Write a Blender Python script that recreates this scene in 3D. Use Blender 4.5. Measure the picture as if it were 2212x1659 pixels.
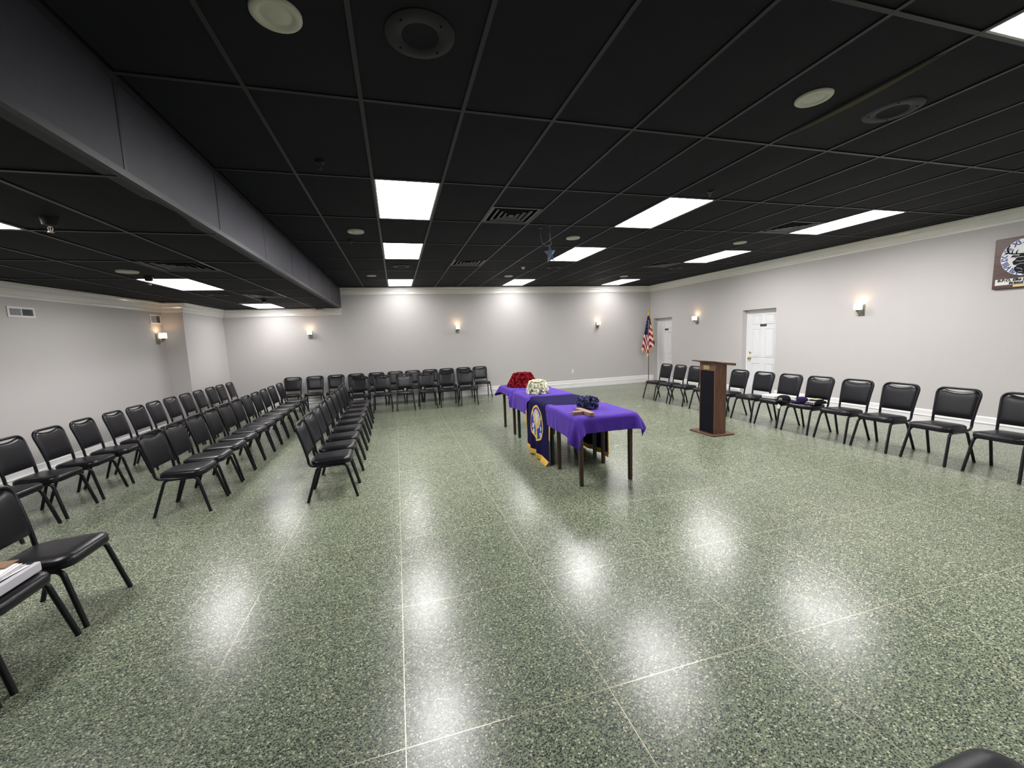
import bpy, math, random
import numpy as np
from mathutils import Vector, Matrix

# ------------------------------------------------------------------ clear
for o in list(bpy.data.objects):
    bpy.data.objects.remove(o, do_unlink=True)
scene = bpy.context.scene
COL = scene.collection
rnd = random.Random(7)
PI = math.pi

# ------------------------------------------------------------------ camera
def camera_axes(yaw, pitch, roll):
    cy, sy, cp, sp = math.cos(yaw), math.sin(yaw), math.cos(pitch), math.sin(pitch)
    f = Vector((-sy * cp, cy * cp, sp))
    r = Vector((cy, sy, 0))
    u = r.cross(f)
    cr, sr = math.cos(roll), math.sin(roll)
    return f, r * cr + u * sr, u * cr - r * sr

CF, CR, CU = camera_axes(-0.27152, -0.11521, -0.03981)
cam_d = bpy.data.cameras.new('camera')
cam_d.sensor_fit = 'HORIZONTAL'
cam_d.sensor_width = 36.0
cam_d.lens = 880.48 / 2212 * 36.0
cam_d.clip_start = 0.02
cam = bpy.data.objects.new('camera', cam_d)
COL.objects.link(cam)
m = Matrix.Identity(4)
for i in range(3):
    m[i][0], m[i][1], m[i][2] = CR[i], CU[i], -CF[i]
m[0][3], m[1][3], m[2][3] = 0.1015, -2.7258, 1.635
cam.matrix_world = m
scene.camera = cam

# ------------------------------------------------------------------ world and exposure
w = bpy.data.worlds.new('world')
scene.world = w
w.use_nodes = True
w.node_tree.nodes['Background'].inputs[0].default_value = (0.5, 0.5, 0.52, 1)
w.node_tree.nodes['Background'].inputs[1].default_value = 0.02
vs = scene.view_settings
vs.view_transform = 'Standard'
vs.look = 'None'
vs.gamma = 1.0
vs.use_curve_mapping = False
vs.exposure = 0.30

PANEL_STRENGTH = 31.0
LOW_PANEL_STRENGTH = 20.0
FAR_PANEL_STRENGTH = 13.0      # panels beside the far wall, dimmed to soften the hot spots on it
SCONCE_WATTS = 0.8

# ------------------------------------------------------------------ room numbers
FT2, FT4 = 0.6096, 1.2192
ZC, ZL = 3.063, 2.55           # main ceiling, lower ceiling
YF, YB = 8.84, -4.8768         # far wall, back wall
XB = -1.205                    # bulkhead face
def xr(y): return 8.03 + 0.02 * (YF - y)          # right wall face
YP, XP = 6.87, -3.91                               # pilaster
def xl(y): return -4.26 - 0.09 * (YP - y)          # left wall face

# ------------------------------------------------------------------ materials
MATS = {}
def nodes_of(name):
    m = bpy.data.materials.new(name)
    m.use_nodes = True
    nt = m.node_tree
    return m, nt, nt.nodes['Principled BSDF']

def mat(name, color, rough=0.5, metal=0.0, spec=0.5, bump=0.0, bscale=200.0, var=0.0, vscale=6.0,
        emit=None, estr=0.0, coat=0.0, sheen=0.0, bdist=0.002):
    if name in MATS: return MATS[name]
    m, nt, b = nodes_of(name)
    c = (*color, 1)
    b.inputs['Base Color'].default_value = c
    b.inputs['Roughness'].default_value = rough
    b.inputs['Metallic'].default_value = metal
    b.inputs['Specular IOR Level'].default_value = spec
    b.inputs['Coat Weight'].default_value = coat
    b.inputs['Sheen Weight'].default_value = sheen
    tc = nt.nodes.new('ShaderNodeTexCoord')
    if var > 0:
        n = nt.nodes.new('ShaderNodeTexNoise')
        n.inputs['Scale'].default_value = vscale
        n.inputs['Detail'].default_value = 5
        nt.links.new(tc.outputs['Object'], n.inputs['Vector'])
        r = nt.nodes.new('ShaderNodeMapRange')
        r.inputs['From Min'].default_value = 0.3
        r.inputs['From Max'].default_value = 0.7
        r.inputs['To Min'].default_value = 1 - var
        r.inputs['To Max'].default_value = 1 + var
        nt.links.new(n.outputs['Fac'], r.inputs['Value'])
        mx = nt.nodes.new('ShaderNodeMix')
        mx.data_type = 'RGBA'
        mx.blend_type = 'MULTIPLY'
        mx.inputs['Factor'].default_value = 1
        mx.inputs['A'].default_value = c
        nt.links.new(r.outputs['Result'], mx.inputs['B'])
        nt.links.new(mx.outputs['Result'], b.inputs['Base Color'])
    if bump > 0:
        n = nt.nodes.new('ShaderNodeTexNoise')
        n.inputs['Scale'].default_value = bscale
        n.inputs['Detail'].default_value = 3
        nt.links.new(tc.outputs['Object'], n.inputs['Vector'])
        bp = nt.nodes.new('ShaderNodeBump')
        bp.inputs['Strength'].default_value = bump
        bp.inputs['Distance'].default_value = bdist
        nt.links.new(n.outputs['Fac'], bp.inputs['Height'])
        nt.links.new(bp.outputs['Normal'], b.inputs['Normal'])
    if emit:
        b.inputs['Emission Color'].default_value = (*emit, 1)
        b.inputs['Emission Strength'].default_value = estr
    MATS[name] = m
    return m

def wood(name, dark, light, rough=0.45, scale=(3, 3, 30)):
    if name in MATS: return MATS[name]
    m, nt, b = nodes_of(name)
    tc = nt.nodes.new('ShaderNodeTexCoord')
    mp = nt.nodes.new('ShaderNodeMapping')
    mp.inputs['Scale'].default_value = scale
    n = nt.nodes.new('ShaderNodeTexNoise')
    n.inputs['Scale'].default_value = 1.0
    n.inputs['Detail'].default_value = 8
    n.inputs['Distortion'].default_value = 1.2
    r = nt.nodes.new('ShaderNodeValToRGB')
    r.color_ramp.elements[0].position = 0.3
    r.color_ramp.elements[1].position = 0.72
    r.color_ramp.elements[0].color = (*dark, 1)
    r.color_ramp.elements[1].color = (*light, 1)
    nt.links.new(tc.outputs['Object'], mp.inputs['Vector'])
    nt.links.new(mp.outputs['Vector'], n.inputs['Vector'])
    nt.links.new(n.outputs['Fac'], r.inputs['Fac'])
    nt.links.new(r.outputs['Color'], b.inputs['Base Color'])
    b.inputs['Roughness'].default_value = rough
    MATS[name] = m
    return m

def terrazzo():
    m, nt, b = nodes_of('terrazzo')
    L = nt.links.new
    tc = nt.nodes.new('ShaderNodeTexCoord')
    def vor(scale, off):
        mp = nt.nodes.new('ShaderNodeMapping')
        mp.inputs['Location'].default_value = off
        L(tc.outputs['Object'], mp.inputs['Vector'])
        v = nt.nodes.new('ShaderNodeTexVoronoi')
        v.voronoi_dimensions = '2D'
        v.inputs['Scale'].default_value = scale
        L(mp.outputs['Vector'], v.inputs['Vector'])
        s = nt.nodes.new('ShaderNodeSeparateColor')
        L(v.outputs['Color'], s.inputs['Color'])
        return v, s
    # chips: each voronoi cell takes one tone
    v1, s1 = vor(150.0, (0, 0, 0))
    r1 = nt.nodes.new('ShaderNodeValToRGB')
    r1.color_ramp.interpolation = 'CONSTANT'
    e = r1.color_ramp.elements
    e[0].position = 0.0;  e[0].color = (0.024, 0.033, 0.034, 1)
    e[1].position = 0.33; e[1].color = (0.100, 0.128, 0.084, 1)
    for p, c in ((0.50, (0.170, 0.202, 0.134, 1)), (0.74, (0.275, 0.305, 0.210, 1)), (0.93, (0.50, 0.50, 0.37, 1))):
        x = e.new(p); x.color = c
    L(s1.outputs['Red'], r1.inputs['Fac'])
    # matrix between the chips
    lt = nt.nodes.new('ShaderNodeMath'); lt.operation = 'LESS_THAN'
    lt.inputs[1].default_value = 0.50
    L(v1.outputs['Distance'], lt.inputs[0])
    mx = nt.nodes.new('ShaderNodeMix'); mx.data_type = 'RGBA'
    mx.inputs['A'].default_value = (0.200, 0.232, 0.156, 1)
    L(lt.outputs[0], mx.inputs['Factor'])
    L(r1.outputs['Color'], mx.inputs['B'])
    # sparse large pale and dark chips
    v2, s2 = vor(76.0, (3.3, 1.7, 0))
    gt = nt.nodes.new('ShaderNodeMath'); gt.operation = 'GREATER_THAN'; gt.inputs[1].default_value = 0.93
    L(s2.outputs['Green'], gt.inputs[0])
    l2 = nt.nodes.new('ShaderNodeMath'); l2.operation = 'LESS_THAN'; l2.inputs[1].default_value = 0.34
    L(v2.outputs['Distance'], l2.inputs[0])
    mu = nt.nodes.new('ShaderNodeMath'); mu.operation = 'MULTIPLY'
    L(gt.outputs[0], mu.inputs[0]); L(l2.outputs[0], mu.inputs[1])
    mx2 = nt.nodes.new('ShaderNodeMix'); mx2.data_type = 'RGBA'
    mx2.inputs['B'].default_value = (0.58, 0.55, 0.42, 1)
    L(mu.outputs[0], mx2.inputs['Factor'])
    L(mx.outputs['Result'], mx2.inputs['A'])
    # slow tone drift
    n = nt.nodes.new('ShaderNodeTexNoise'); n.inputs['Scale'].default_value = 0.8; n.inputs['Detail'].default_value = 4
    L(tc.outputs['Object'], n.inputs['Vector'])
    mr = nt.nodes.new('ShaderNodeMapRange')
    mr.inputs['From Min'].default_value = 0.3; mr.inputs['From Max'].default_value = 0.7
    mr.inputs['To Min'].default_value = 0.9; mr.inputs['To Max'].default_value = 1.1
    L(n.outputs['Fac'], mr.inputs['Value'])
    mx3 = nt.nodes.new('ShaderNodeMix'); mx3.data_type = 'RGBA'; mx3.blend_type = 'MULTIPLY'
    mx3.inputs['Factor'].default_value = 1
    L(mx2.outputs['Result'], mx3.inputs['A']); L(mr.outputs['Result'], mx3.inputs['B'])
    L(mx3.outputs['Result'], b.inputs['Base Color'])
    # polish: slightly uneven gloss
    n2 = nt.nodes.new('ShaderNodeTexNoise'); n2.inputs['Scale'].default_value = 3.0; n2.inputs['Detail'].default_value = 6
    L(tc.outputs['Object'], n2.inputs['Vector'])
    mr2 = nt.nodes.new('ShaderNodeMapRange')
    mr2.inputs['To Min'].default_value = 0.21; mr2.inputs['To Max'].default_value = 0.30
    L(n2.outputs['Fac'], mr2.inputs['Value'])
    L(mr2.outputs['Result'], b.inputs['Roughness'])
    b.inputs['Specular IOR Level'].default_value = 0.42
    MATS['terrazzo'] = m
    return m

M_FLOOR = terrazzo()
M_WALL = mat('wall_paint', (0.545, 0.525, 0.512), 0.6, bump=0.15, bscale=350, spec=0.3)
M_TRIM = mat('white_trim_paint', (0.85, 0.845, 0.84), 0.28)
M_CROWN = mat('ivory_crown_paint', (0.84, 0.825, 0.79), 0.2)
M_TILE = mat('black_ceiling_tile', (0.0170, 0.0176, 0.0220), 0.75, bump=0.35, bscale=260, var=0.12, vscale=2.0, spec=0.1)
M_TEE = mat('black_grid_metal', (0.031, 0.032, 0.038), 0.40, spec=0.2)
M_BULK = mat('black_bulkhead_board', (0.038, 0.036, 0.048), 0.55, bump=0.5, bscale=180, var=0.10, vscale=3.0, spec=0.22)
M_TAN = mat('raw_tile_edge', (0.30, 0.26, 0.18), 0.8)
M_VINYL = mat('black_vinyl', (0.0095, 0.0092, 0.0115), 0.29, bump=0.25, bscale=900, bdist=0.0006, spec=0.28)
M_FRAME = mat('black_powder_coat', (0.006, 0.0065, 0.009), 0.30, spec=0.35)
M_STRIP = mat('brass_strip', (0.66, 0.62, 0.45), 0.26, metal=0.35)
M_PANEL = mat('light_diffuser', (0.9, 0.9, 0.9), 0.5, emit=(1.0, 0.975, 0.975), estr=PANEL_STRENGTH)
M_PANELF = mat('dim_light_diffuser', (0.9, 0.9, 0.9), 0.5, emit=(1.0, 0.975, 0.975), estr=FAR_PANEL_STRENGTH)
M_PANELL = mat('low_light_diffuser', (0.9, 0.9, 0.9), 0.5, emit=(1.0, 0.975, 0.975), estr=LOW_PANEL_STRENGTH)
M_LFRAME = mat('light_frame', (0.55, 0.55, 0.56), 0.4)
M_CAN = mat('ivory_can_trim', (0.62, 0.60, 0.52), 0.5)
M_SPK = mat('black_speaker_grille', (0.026, 0.026, 0.030), 0.5, bump=0.4, bscale=600, spec=0.15)
M_DARK = mat('dark_void', (0.006, 0.006, 0.007), 0.8, spec=0.05)
M_BLADE = mat('black_diffuser_blade', (0.085, 0.084, 0.09), 0.42, spec=0.3)
M_NICKEL = mat('brushed_nickel', (0.30, 0.285, 0.26), 0.32, metal=0.9)
M_BRASS = mat('polished_brass', (0.72, 0.56, 0.28), 0.25, metal=1.0)
M_SHADE = mat('lit_glass_shade', (0.9, 0.85, 0.75), 0.3, emit=(1.0, 0.86, 0.70), estr=2.0)
M_DOOR = mat('white_door_paint', (0.80, 0.80, 0.81), 0.35)
M_PLATE = mat('dark_sign_plate', (0.06, 0.06, 0.065), 0.4, spec=0.2)
M_WHITE = mat('white_plastic', (0.80, 0.80, 0.79), 0.4)
M_GREYMETAL = mat('grey_register_blade', (0.48, 0.48, 0.50), 0.5)
M_DUCT = mat('grey_duct', (0.10, 0.10, 0.11), 0.7)
M_PURPLE = mat('purple_cloth', (0.078, 0.031, 0.320), 0.85, bump=0.3, bscale=1400, sheen=0.08, bdist=0.0008, spec=0.12)
M_NAVY = mat('navy_velvet', (0.012, 0.009, 0.050), 0.9, bump=0.3, bscale=900, sheen=0.0, bdist=0.001, spec=0.06)
M_GOLD = mat('gold_fringe', (0.62, 0.38, 0.05), 0.6, var=0.25, vscale=60)
M_GOLDTH = mat('gold_thread', (0.70, 0.48, 0.08), 0.5, var=0.2, vscale=150, bump=0.4, bscale=500)
M_ROYAL = mat('royal_blue_thread', (0.02, 0.04, 0.34), 0.7)
M_SILVER = mat('silver_white_thread', (0.62, 0.58, 0.55), 0.6, var=0.15, vscale=90)
M_WHITETH = mat('white_thread', (0.75, 0.74, 0.76), 0.6)
M_REDTH = mat('red_thread', (0.50, 0.03, 0.05), 0.6)
M_LEGB = wood('dark_brown_leg', (0.018, 0.008, 0.005), (0.060, 0.028, 0.016), 0.32, (14, 14, 2))
M_LEGG = mat('dark_green_leg', (0.008, 0.030, 0.020), 0.35, var=0.15, vscale=20)
M_TOPB = wood('table_board', (0.05, 0.03, 0.02), (0.12, 0.07, 0.04), 0.5)
M_WALNUT = wood('walnut_veneer', (0.060, 0.026, 0.014), (0.150, 0.070, 0.040), 0.42, (22, 22, 2.5))
M_CLOTHSPK = mat('black_speaker_cloth', (0.010, 0.010, 0.013), 0.95, bump=0.6, bscale=1200, spec=0.05)
M_PLAQ = mat('brass_plaque', (0.42, 0.33, 0.16), 0.4, metal=0.6, var=0.2, vscale=40)
M_RAWWOOD = wood('raw_pine', (0.22, 0.12, 0.07), (0.36, 0.22, 0.14), 0.6, (8, 40, 40))
M_REDPET = mat('red_petal', (0.27, 0.006, 0.014), 0.6, var=0.25, vscale=25, spec=0.2)
M_WHPET = mat('cream_petal', (0.86, 0.86, 0.68), 0.6, var=0.10, vscale=25)
M_BLPET = mat('blue_petal', (0.090, 0.100, 0.220), 0.6, var=0.4, vscale=30, spec=0.25)
M_LEAFG = mat('green_filler', (0.28, 0.36, 0.14), 0.7)
M_FLAGR = mat('flag_red', (0.36, 0.015, 0.03), 0.75)
M_FLAGW = mat('flag_white', (0.78, 0.75, 0.72), 0.75)
M_FLAGB = mat('flag_navy', (0.018, 0.018, 0.065), 0.75)
M_POLE = wood('flag_pole_wood', (0.10, 0.05, 0.03), (0.2, 0.11, 0.06), 0.35, (30, 30, 3))
M_PLAQWOOD = wood('clock_board_wood', (0.040, 0.016, 0.010), (0.105, 0.045, 0.028), 0.4, (4, 4, 22))
M_FACE = mat('clock_face', (0.74, 0.75, 0.75), 0.3)
M_INK = mat('black_ink', (0.012, 0.012, 0.018), 0.5, spec=0.1)
M_BLUEINK = mat('blue_ink', (0.04, 0.07, 0.25), 0.5)
M_CARDW = mat('white_card', (0.78, 0.78, 0.76), 0.6)
M_GREYBOX = mat('pale_grey_binder', (0.55, 0.54, 0.58), 0.5)
M_PAPER = mat('paper', (0.82, 0.81, 0.80), 0.7)
M_KRAFT = mat('brown_folder', (0.25, 0.14, 0.08), 0.7)
M_CAP = mat('dark_purple_felt', (0.025, 0.012, 0.055), 0.9, spec=0.08)
M_BLKCLOTH = mat('black_cloth', (0.012, 0.012, 0.016), 0.9, spec=0.08)
M_STARGL = mat('blue_lantern_glass', (0.10, 0.17, 0.28), 0.2, spec=0.7)
M_WIRE = mat('grey_wire', (0.25, 0.24, 0.22), 0.4, metal=0.6)
M_BULB = mat('clear_sprinkler_metal', (0.55, 0.50, 0.42), 0.3, metal=0.8)

# ------------------------------------------------------------------ mesh helpers
class MB:
    def __init__(s):
        s.v, s.f, s.mi = [], [], []
    def add(s, vs_, fs, mi=0):
        b = len(s.v)
        s.v += [tuple(p) for p in vs_]
        s.f += [tuple(i + b for i in f) for f in fs]
        s.mi += [mi] * len(fs)
        return s
    def box(s, x0, x1, y0, y1, z0, z1, mi=0):
        vs_ = [(x, y, z) for z in (z0, z1) for y in (y0, y1) for x in (x0, x1)]
        return s.add(vs_, [(0, 2, 3, 1), (4, 5, 7, 6), (0, 1, 5, 4), (2, 6, 7, 3), (0, 4, 6, 2), (1, 3, 7, 5)], mi)
    def bevbox(s, x0, x1, y0, y1, z0, z1, b=0.004, mi=0):
        # box with chamfered vertical and horizontal edges
        rings = []
        for z, i in ((z0, b), (z0 + b, 0), (z1 - b, 0), (z1, b)):
            a0, a1, c0, c1 = x0 + i, x1 - i, y0 + i, y1 - i
            k = b
            rings.append([(a0 + k, c0, z), (a1 - k, c0, z), (a1, c0 + k, z), (a1, c1 - k, z),
                          (a1 - k, c1, z), (a0 + k, c1, z), (a0, c1 - k, z), (a0, c0 + k, z)])
        return s.loft(rings, mi=mi)
    def loft(s, rings, cap0=True, cap1=True, mi=0, closed=True):
        n = len(rings[0])
        vs_ = [p for r in rings for p in r]
        fs = []
        for i in range(len(rings) - 1):
            for j in range(n if closed else n - 1):
                k = (j + 1) % n
                fs.append((i * n + j, i * n + k, (i + 1) * n + k, (i + 1) * n + j))
        if cap0: fs.append(tuple(range(n))[::-1])
        if cap1: fs.append(tuple(range((len(rings) - 1) * n, len(rings) * n)))
        return s.add(vs_, fs, mi)
    def tube(s, path, r, n=8, mi=0, caps=True, closed=False):
        P = [Vector(p) for p in path]
        N = len(P)
        rad = r if hasattr(r, '__len__') else [r] * N
        T = []
        for i in range(N):
            a = P[(i - 1) % N] if (closed or i > 0) else P[i]
            b = P[(i + 1) % N] if (closed or i < N - 1) else P[i]
            T.append((b - a).normalized())
        ref = Vector((0, 0, 1)) if abs(T[0].z) < 0.9 else Vector((1, 0, 0))
        u = (ref - T[0] * ref.dot(T[0])).normalized()
        rings = []
        for i in range(N):
            u = (u - T[i] * u.dot(T[i])).normalized()
            w_ = T[i].cross(u)
            rings.append([tuple(P[i] + (u * math.cos(2 * PI * k / n) + w_ * math.sin(2 * PI * k / n)) * rad[i]) for k in range(n)])
        if closed:
            rings.append(rings[0])
            return s.loft(rings, False, False, mi)
        return s.loft(rings, caps, caps, mi)
    def lathe(s, prof, n=24, center=(0, 0, 0), axis='z', mi=0, cap0=True, cap1=True):
        cx, cy, cz = center
        rings = []
        for r, h in prof:
            ring = []
            for k in range(n):
                a = 2 * PI * k / n
                c_, s_ = r * math.cos(a), r * math.sin(a)
                if axis == 'z': ring.append((cx + c_, cy + s_, cz + h))
                elif axis == 'x': ring.append((cx + h, cy + c_, cz + s_))
                else: ring.append((cx + s_, cy + h, cz + c_))
            rings.append(ring)
        return s.loft(rings, cap0, cap1, mi)
    def prism(s, poly, a, b, axis='z', mi=0):
        # poly 2D; axis z: (x,y), x: (y,z), y: (x,z)
        def P(p, t):
            return (p[0], p[1], t) if axis == 'z' else ((t, p[0], p[1]) if axis == 'x' else (p[0], t, p[1]))
        return s.loft([[P(p, a) for p in poly], [P(p, b) for p in poly]], mi=mi)
    def mesh(s, name, mats):
        me = bpy.data.meshes.new(name)
        me.from_pydata(s.v, [], s.f)
        ml = mats if isinstance(mats, (list, tuple)) else [mats]
        for m_ in ml: me.materials.append(m_)
        if len(ml) > 1: me.polygons.foreach_set('material_index', s.mi)
        me.update()
        return me
    def build(s, name, mats, parent=None, smooth=False, angle=None, loc=None):
        me = s.mesh(name, mats)
        o = link(name, me, parent)
        if loc is not None: o.location = loc
        fixn(me)
        if smooth:
            me.polygons.foreach_set('use_smooth', [True] * len(me.polygons))
            if angle: me.set_sharp_from_angle(angle=math.radians(angle))
        return o

import bmesh
def fixn(me):
    bm = bmesh.new(); bm.from_mesh(me)
    bmesh.ops.recalc_face_normals(bm, faces=bm.faces)
    bm.to_mesh(me); bm.free()

def link(name, data, parent=None):
    o = bpy.data.objects.new(name, data)
    COL.objects.link(o)
    if parent is not None: o.parent = parent
    return o
def tag(o, label, cat, group=None, kind=None):
    o['label'] = label
    if cat: o['category'] = cat
    if group: o['group'] = group
    if kind: o['kind'] = kind
    return o
def thing(name, label, cat, loc=(0, 0, 0), rz=0.0, group=None, kind=None):
    o = link(name, None)
    o.empty_display_size = 0.1
    o.location = loc
    o.rotation_euler = (0, 0, rz)
    return tag(o, label, cat, group, kind)
def dup(root, loc, rz, label, group=None):
    def cp(o, par):
        c = o.copy(); COL.objects.link(c); c.parent = par
        for ch in KIDS.get(o.name, []): cp(ch, c)
        return c
    r = cp(root, None)
    r.location = loc; r.rotation_euler = (0, 0, rz)
    r['label'] = label
    if group: r['group'] = group
    return r
KIDS = {}
def register(root):
    def rec(o):
        ch = [c for c in bpy.data.objects if c.parent == o]
        KIDS[o.name] = ch
        for c in ch: rec(c)
    rec(root)

def arc_path(pts, r, seg=6):
    P = [Vector(p) for p in pts]
    out = [P[0]]
    for i in range(1, len(P) - 1):
        a, b, c = P[i - 1], P[i], P[i + 1]
        d1, d2 = (a - b).normalized(), (c - b).normalized()
        ang = d1.angle(d2)
        t = min(r / math.tan(ang / 2), (a - b).length * 0.49, (c - b).length * 0.49)
        p0, p1 = b + d1 * t, b + d2 * t
        for k in range(seg + 1):
            s = k / seg
            out.append(p0 * (1 - s) ** 2 + b * 2 * s * (1 - s) + p1 * s ** 2)
    out.append(P[-1])
    return out

def text_mesh(txt, size, font_shear=0.0, bold=0.0, extrude=0.0):
    cu = bpy.data.curves.new('lettering', 'FONT')
    cu.body = txt; cu.size = size; cu.align_x = 'CENTER'; cu.align_y = 'CENTER'
    cu.shear = font_shear; cu.offset = bold; cu.extrude = extrude
    cu.resolution_u = 3
    o = bpy.data.objects.new('lettering', cu)
    COL.objects.link(o)
    dg = bpy.context.evaluated_depsgraph_get()
    me = bpy.data.meshes.new_from_object(o.evaluated_get(dg))
    vs_ = [tuple(v.co) for v in me.vertices]
    fs = [tuple(p.vertices) for p in me.polygons]
    bpy.data.objects.remove(o, do_unlink=True)
    bpy.data.meshes.remove(me); bpy.data.curves.remove(cu)
    return vs_, fs

ORD = ['first', 'second', 'third', 'fourth', 'fifth', 'sixth', 'seventh', 'eighth', 'ninth', 'tenth', 'eleventh', 'twelfth', 'thirteenth']

# ================================================================== STRUCTURE
# ---- floor with brass divider strips
floor = tag(MB().box(-5.6, 8.6, YB - 0.15, YF + 0.15, -0.06, 0).build('floor', M_FLOOR),
            'polished green speckled terrazzo floor with thin pale divider strips', 'floor', kind='structure')
k = -7
while True:
    x = 0.0265 + 0.914 * k
    if x > 8.0: break
    if x > -5.2:
        MB().box(x - 0.0016, x + 0.0016, YB, YF, -0.01, 0.0004).build('divider_strip', M_STRIP, floor)
    k += 1
k = -5
while True:
    y = -1.18 + 0.914 * k
    if y > YF: break
    if y > YB:
        MB().box(max(xl(y), -5.3), xr(y), y - 0.0016, y + 0.0016, -0.01, 0.0004).build('divider_strip', M_STRIP, floor)
    k += 1

# ---- walls
TH = 0.15
tag(MB().box(-5.6, 8.6, YF, YF + TH, 0, 3.4).build('wall_far', M_WALL),
    'pale grey far wall with three sconces', 'wall', kind='structure')
tag(MB().box(-5.6, 8.6, YB - TH, YB, 0, 3.4).build('wall_back', M_WALL),
    'pale grey wall behind the viewpoint', 'wall', kind='structure')
DOORS = [(7.78, 8.66, 2.03), (4.37, 5.25, 2.04)]
mb = MB()
WT = 0.32
def wseg(y0, y1, z0, z1):
    poly = [(xr(y0), y0), (xr(y0) + WT, y0), (xr(y1) + WT, y1), (xr(y1), y1)]
    mb.prism(poly, z0, z1)
ys = [YB, 4.37, 5.25, 7.78, 8.66, YF]
wseg(YB, 4.37, 0, 3.4); wseg(4.37, 5.25, 2.04, 3.4); wseg(5.25, 7.78, 0, 3.4); wseg(7.78, 8.66, 2.03, 3.4); wseg(8.66, YF, 0, 3.4)
tag(mb.build('wall_right', M_WALL), 'pale grey right wall with two recessed white doors', 'wall', kind='structure')
mb = MB()
mb.prism([(xl(YB), YB), (xl(YP), YP), (xl(YP) - TH, YP), (xl(YB) - TH, YB)], 0, 3.4)
tag(mb.build('wall_left', M_WALL), 'pale grey left wall behind the chair row', 'wall', kind='structure')
tag(MB().box(-4.6, XP, YP, YF, 0, 3.4).build('wall_column', M_WALL),
    'pale grey boxed-out column in the far left corner', 'wall', kind='structure')

# ---- bulkhead (step between the two ceilings)
bulk = tag(MB().box(XB - 0.10, XB - 0.012, YB, YF, ZL + 0.004, ZC + 0.05).build('wall_bulkhead', M_BULK),
           'black boarded bulkhead stepping down to the lower ceiling', 'bulkhead', kind='structure')
for k in range(-4, 8):
    y0, y1 = max(FT4 * k, YB) + 0.003, min(FT4 * (k + 1), YF) - 0.003
    if y1 - y0 < 0.05: continue
    MB().box(XB - 0.012, XB - 0.001 - 0.002 * rnd.random(), y0, y1, ZL + 0.03, ZC - 0.03).build('board', M_BULK, bulk)
MB().box(XB - 0.03, XB + 0.003, YB, YF, ZL - 0.002, ZL + 0.034).build('edge_angle', M_TEE, bulk)
MB().box(XB - 0.03, XB + 0.003, YB, YF, ZC - 0.034, ZC + 0.004).build('edge_angle', M_TEE, bulk)
for k in range(-3, 8):
    if k in (0, 1, 3, 5):
        MB().box(XB - 0.012, XB + 0.001, FT4 * k - 0.012, FT4 * k + 0.012, ZL + 0.03, ZC - 0.03).build('cover_strip', M_TEE, bulk)

# ---- swept mouldings
def sweep(path, prof, zbase):
    # path: list of (x, y); room interior on the RIGHT-hand side of travel. prof: (out, dz)
    P = [Vector((a, b)) for a, b in path]
    rings = []
    for i, p in enumerate(P):
        def nrm(d): return Vector((d.y, -d.x)).normalized()
        if i == 0: n = nrm(P[1] - P[0]); sc = 1
        elif i == len(P) - 1: n = nrm(P[-1] - P[-2]); sc = 1
        else:
            n1, n2 = nrm(P[i] - P[i - 1]), nrm(P[i + 1] - P[i])
            n = (n1 + n2).normalized(); sc = 1 / max(0.3, n.dot(n1))
        rings.append([(p.x + n.x * o * sc, p.y + n.y * o * sc, zbase + dz) for o, dz in prof])
    return MB().loft(rings)
CROWN = [(0, -0.176), (0.020, -0.176), (0.024, -0.160), (0.018, -0.156), (0.018, -0.146), (0.036, -0.142), (0.034, -0.122), (0.042, -0.098),
         (0.058, -0.078), (0.058, -0.068), (0.080, -0.062), (0.084, -0.040), (0.096, -0.030), (0.100, -0.020), (0.116, -0.018), (0.118, 0), (0, 0)]
tag(sweep([(XB + 0.004, YF), (xr(YF), YF), (xr(YB), YB)], CROWN, ZC - 0.002).build('trim_1', M_CROWN),
    'glossy ivory crown moulding along the far and right walls', 'moulding', kind='structure')
tag(sweep([(xl(YB), YB), (xl(YP), YP), (XP, YP), (XP, YF), (XB - 0.004, YF)], CROWN, ZL - 0.002).build('trim_2', M_CROWN),
    'glossy ivory crown moulding under the lower left ceiling', 'moulding', kind='structure')
BASE = [(0, 0), (0.020, 0), (0.020, 0.118), (0.026, 0.122), (0.028, 0.130), (0.026, 0.138), (0.014, 0.143), (0.014, 0.208), (0.008, 0.222), (0, 0.226)]
tag(sweep([(XP, YF), (xr(YF), YF)], BASE, 0).build('baseboard_far', M_TRIM), 'tall white baseboard along the far wall', 'baseboard', kind='structure')
bb = thing('baseboard_right', 'tall white baseboard along the right wall between the doors', 'baseboard', kind='structure')
for a, b in ((YF, 8.68), (7.76, 5.27), (4.35, YB)):
    sweep([(xr(a), a), (xr(b), b)], BASE, 0).build('baseboard_length', M_TRIM, bb)
tag(sweep([(xl(YB), YB), (xl(YP), YP), (XP, YP), (XP, YF)], BASE, 0).build('baseboard_left', M_TRIM),
    'tall white baseboard along the left wall and column', 'baseboard', kind='structure')

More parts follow.
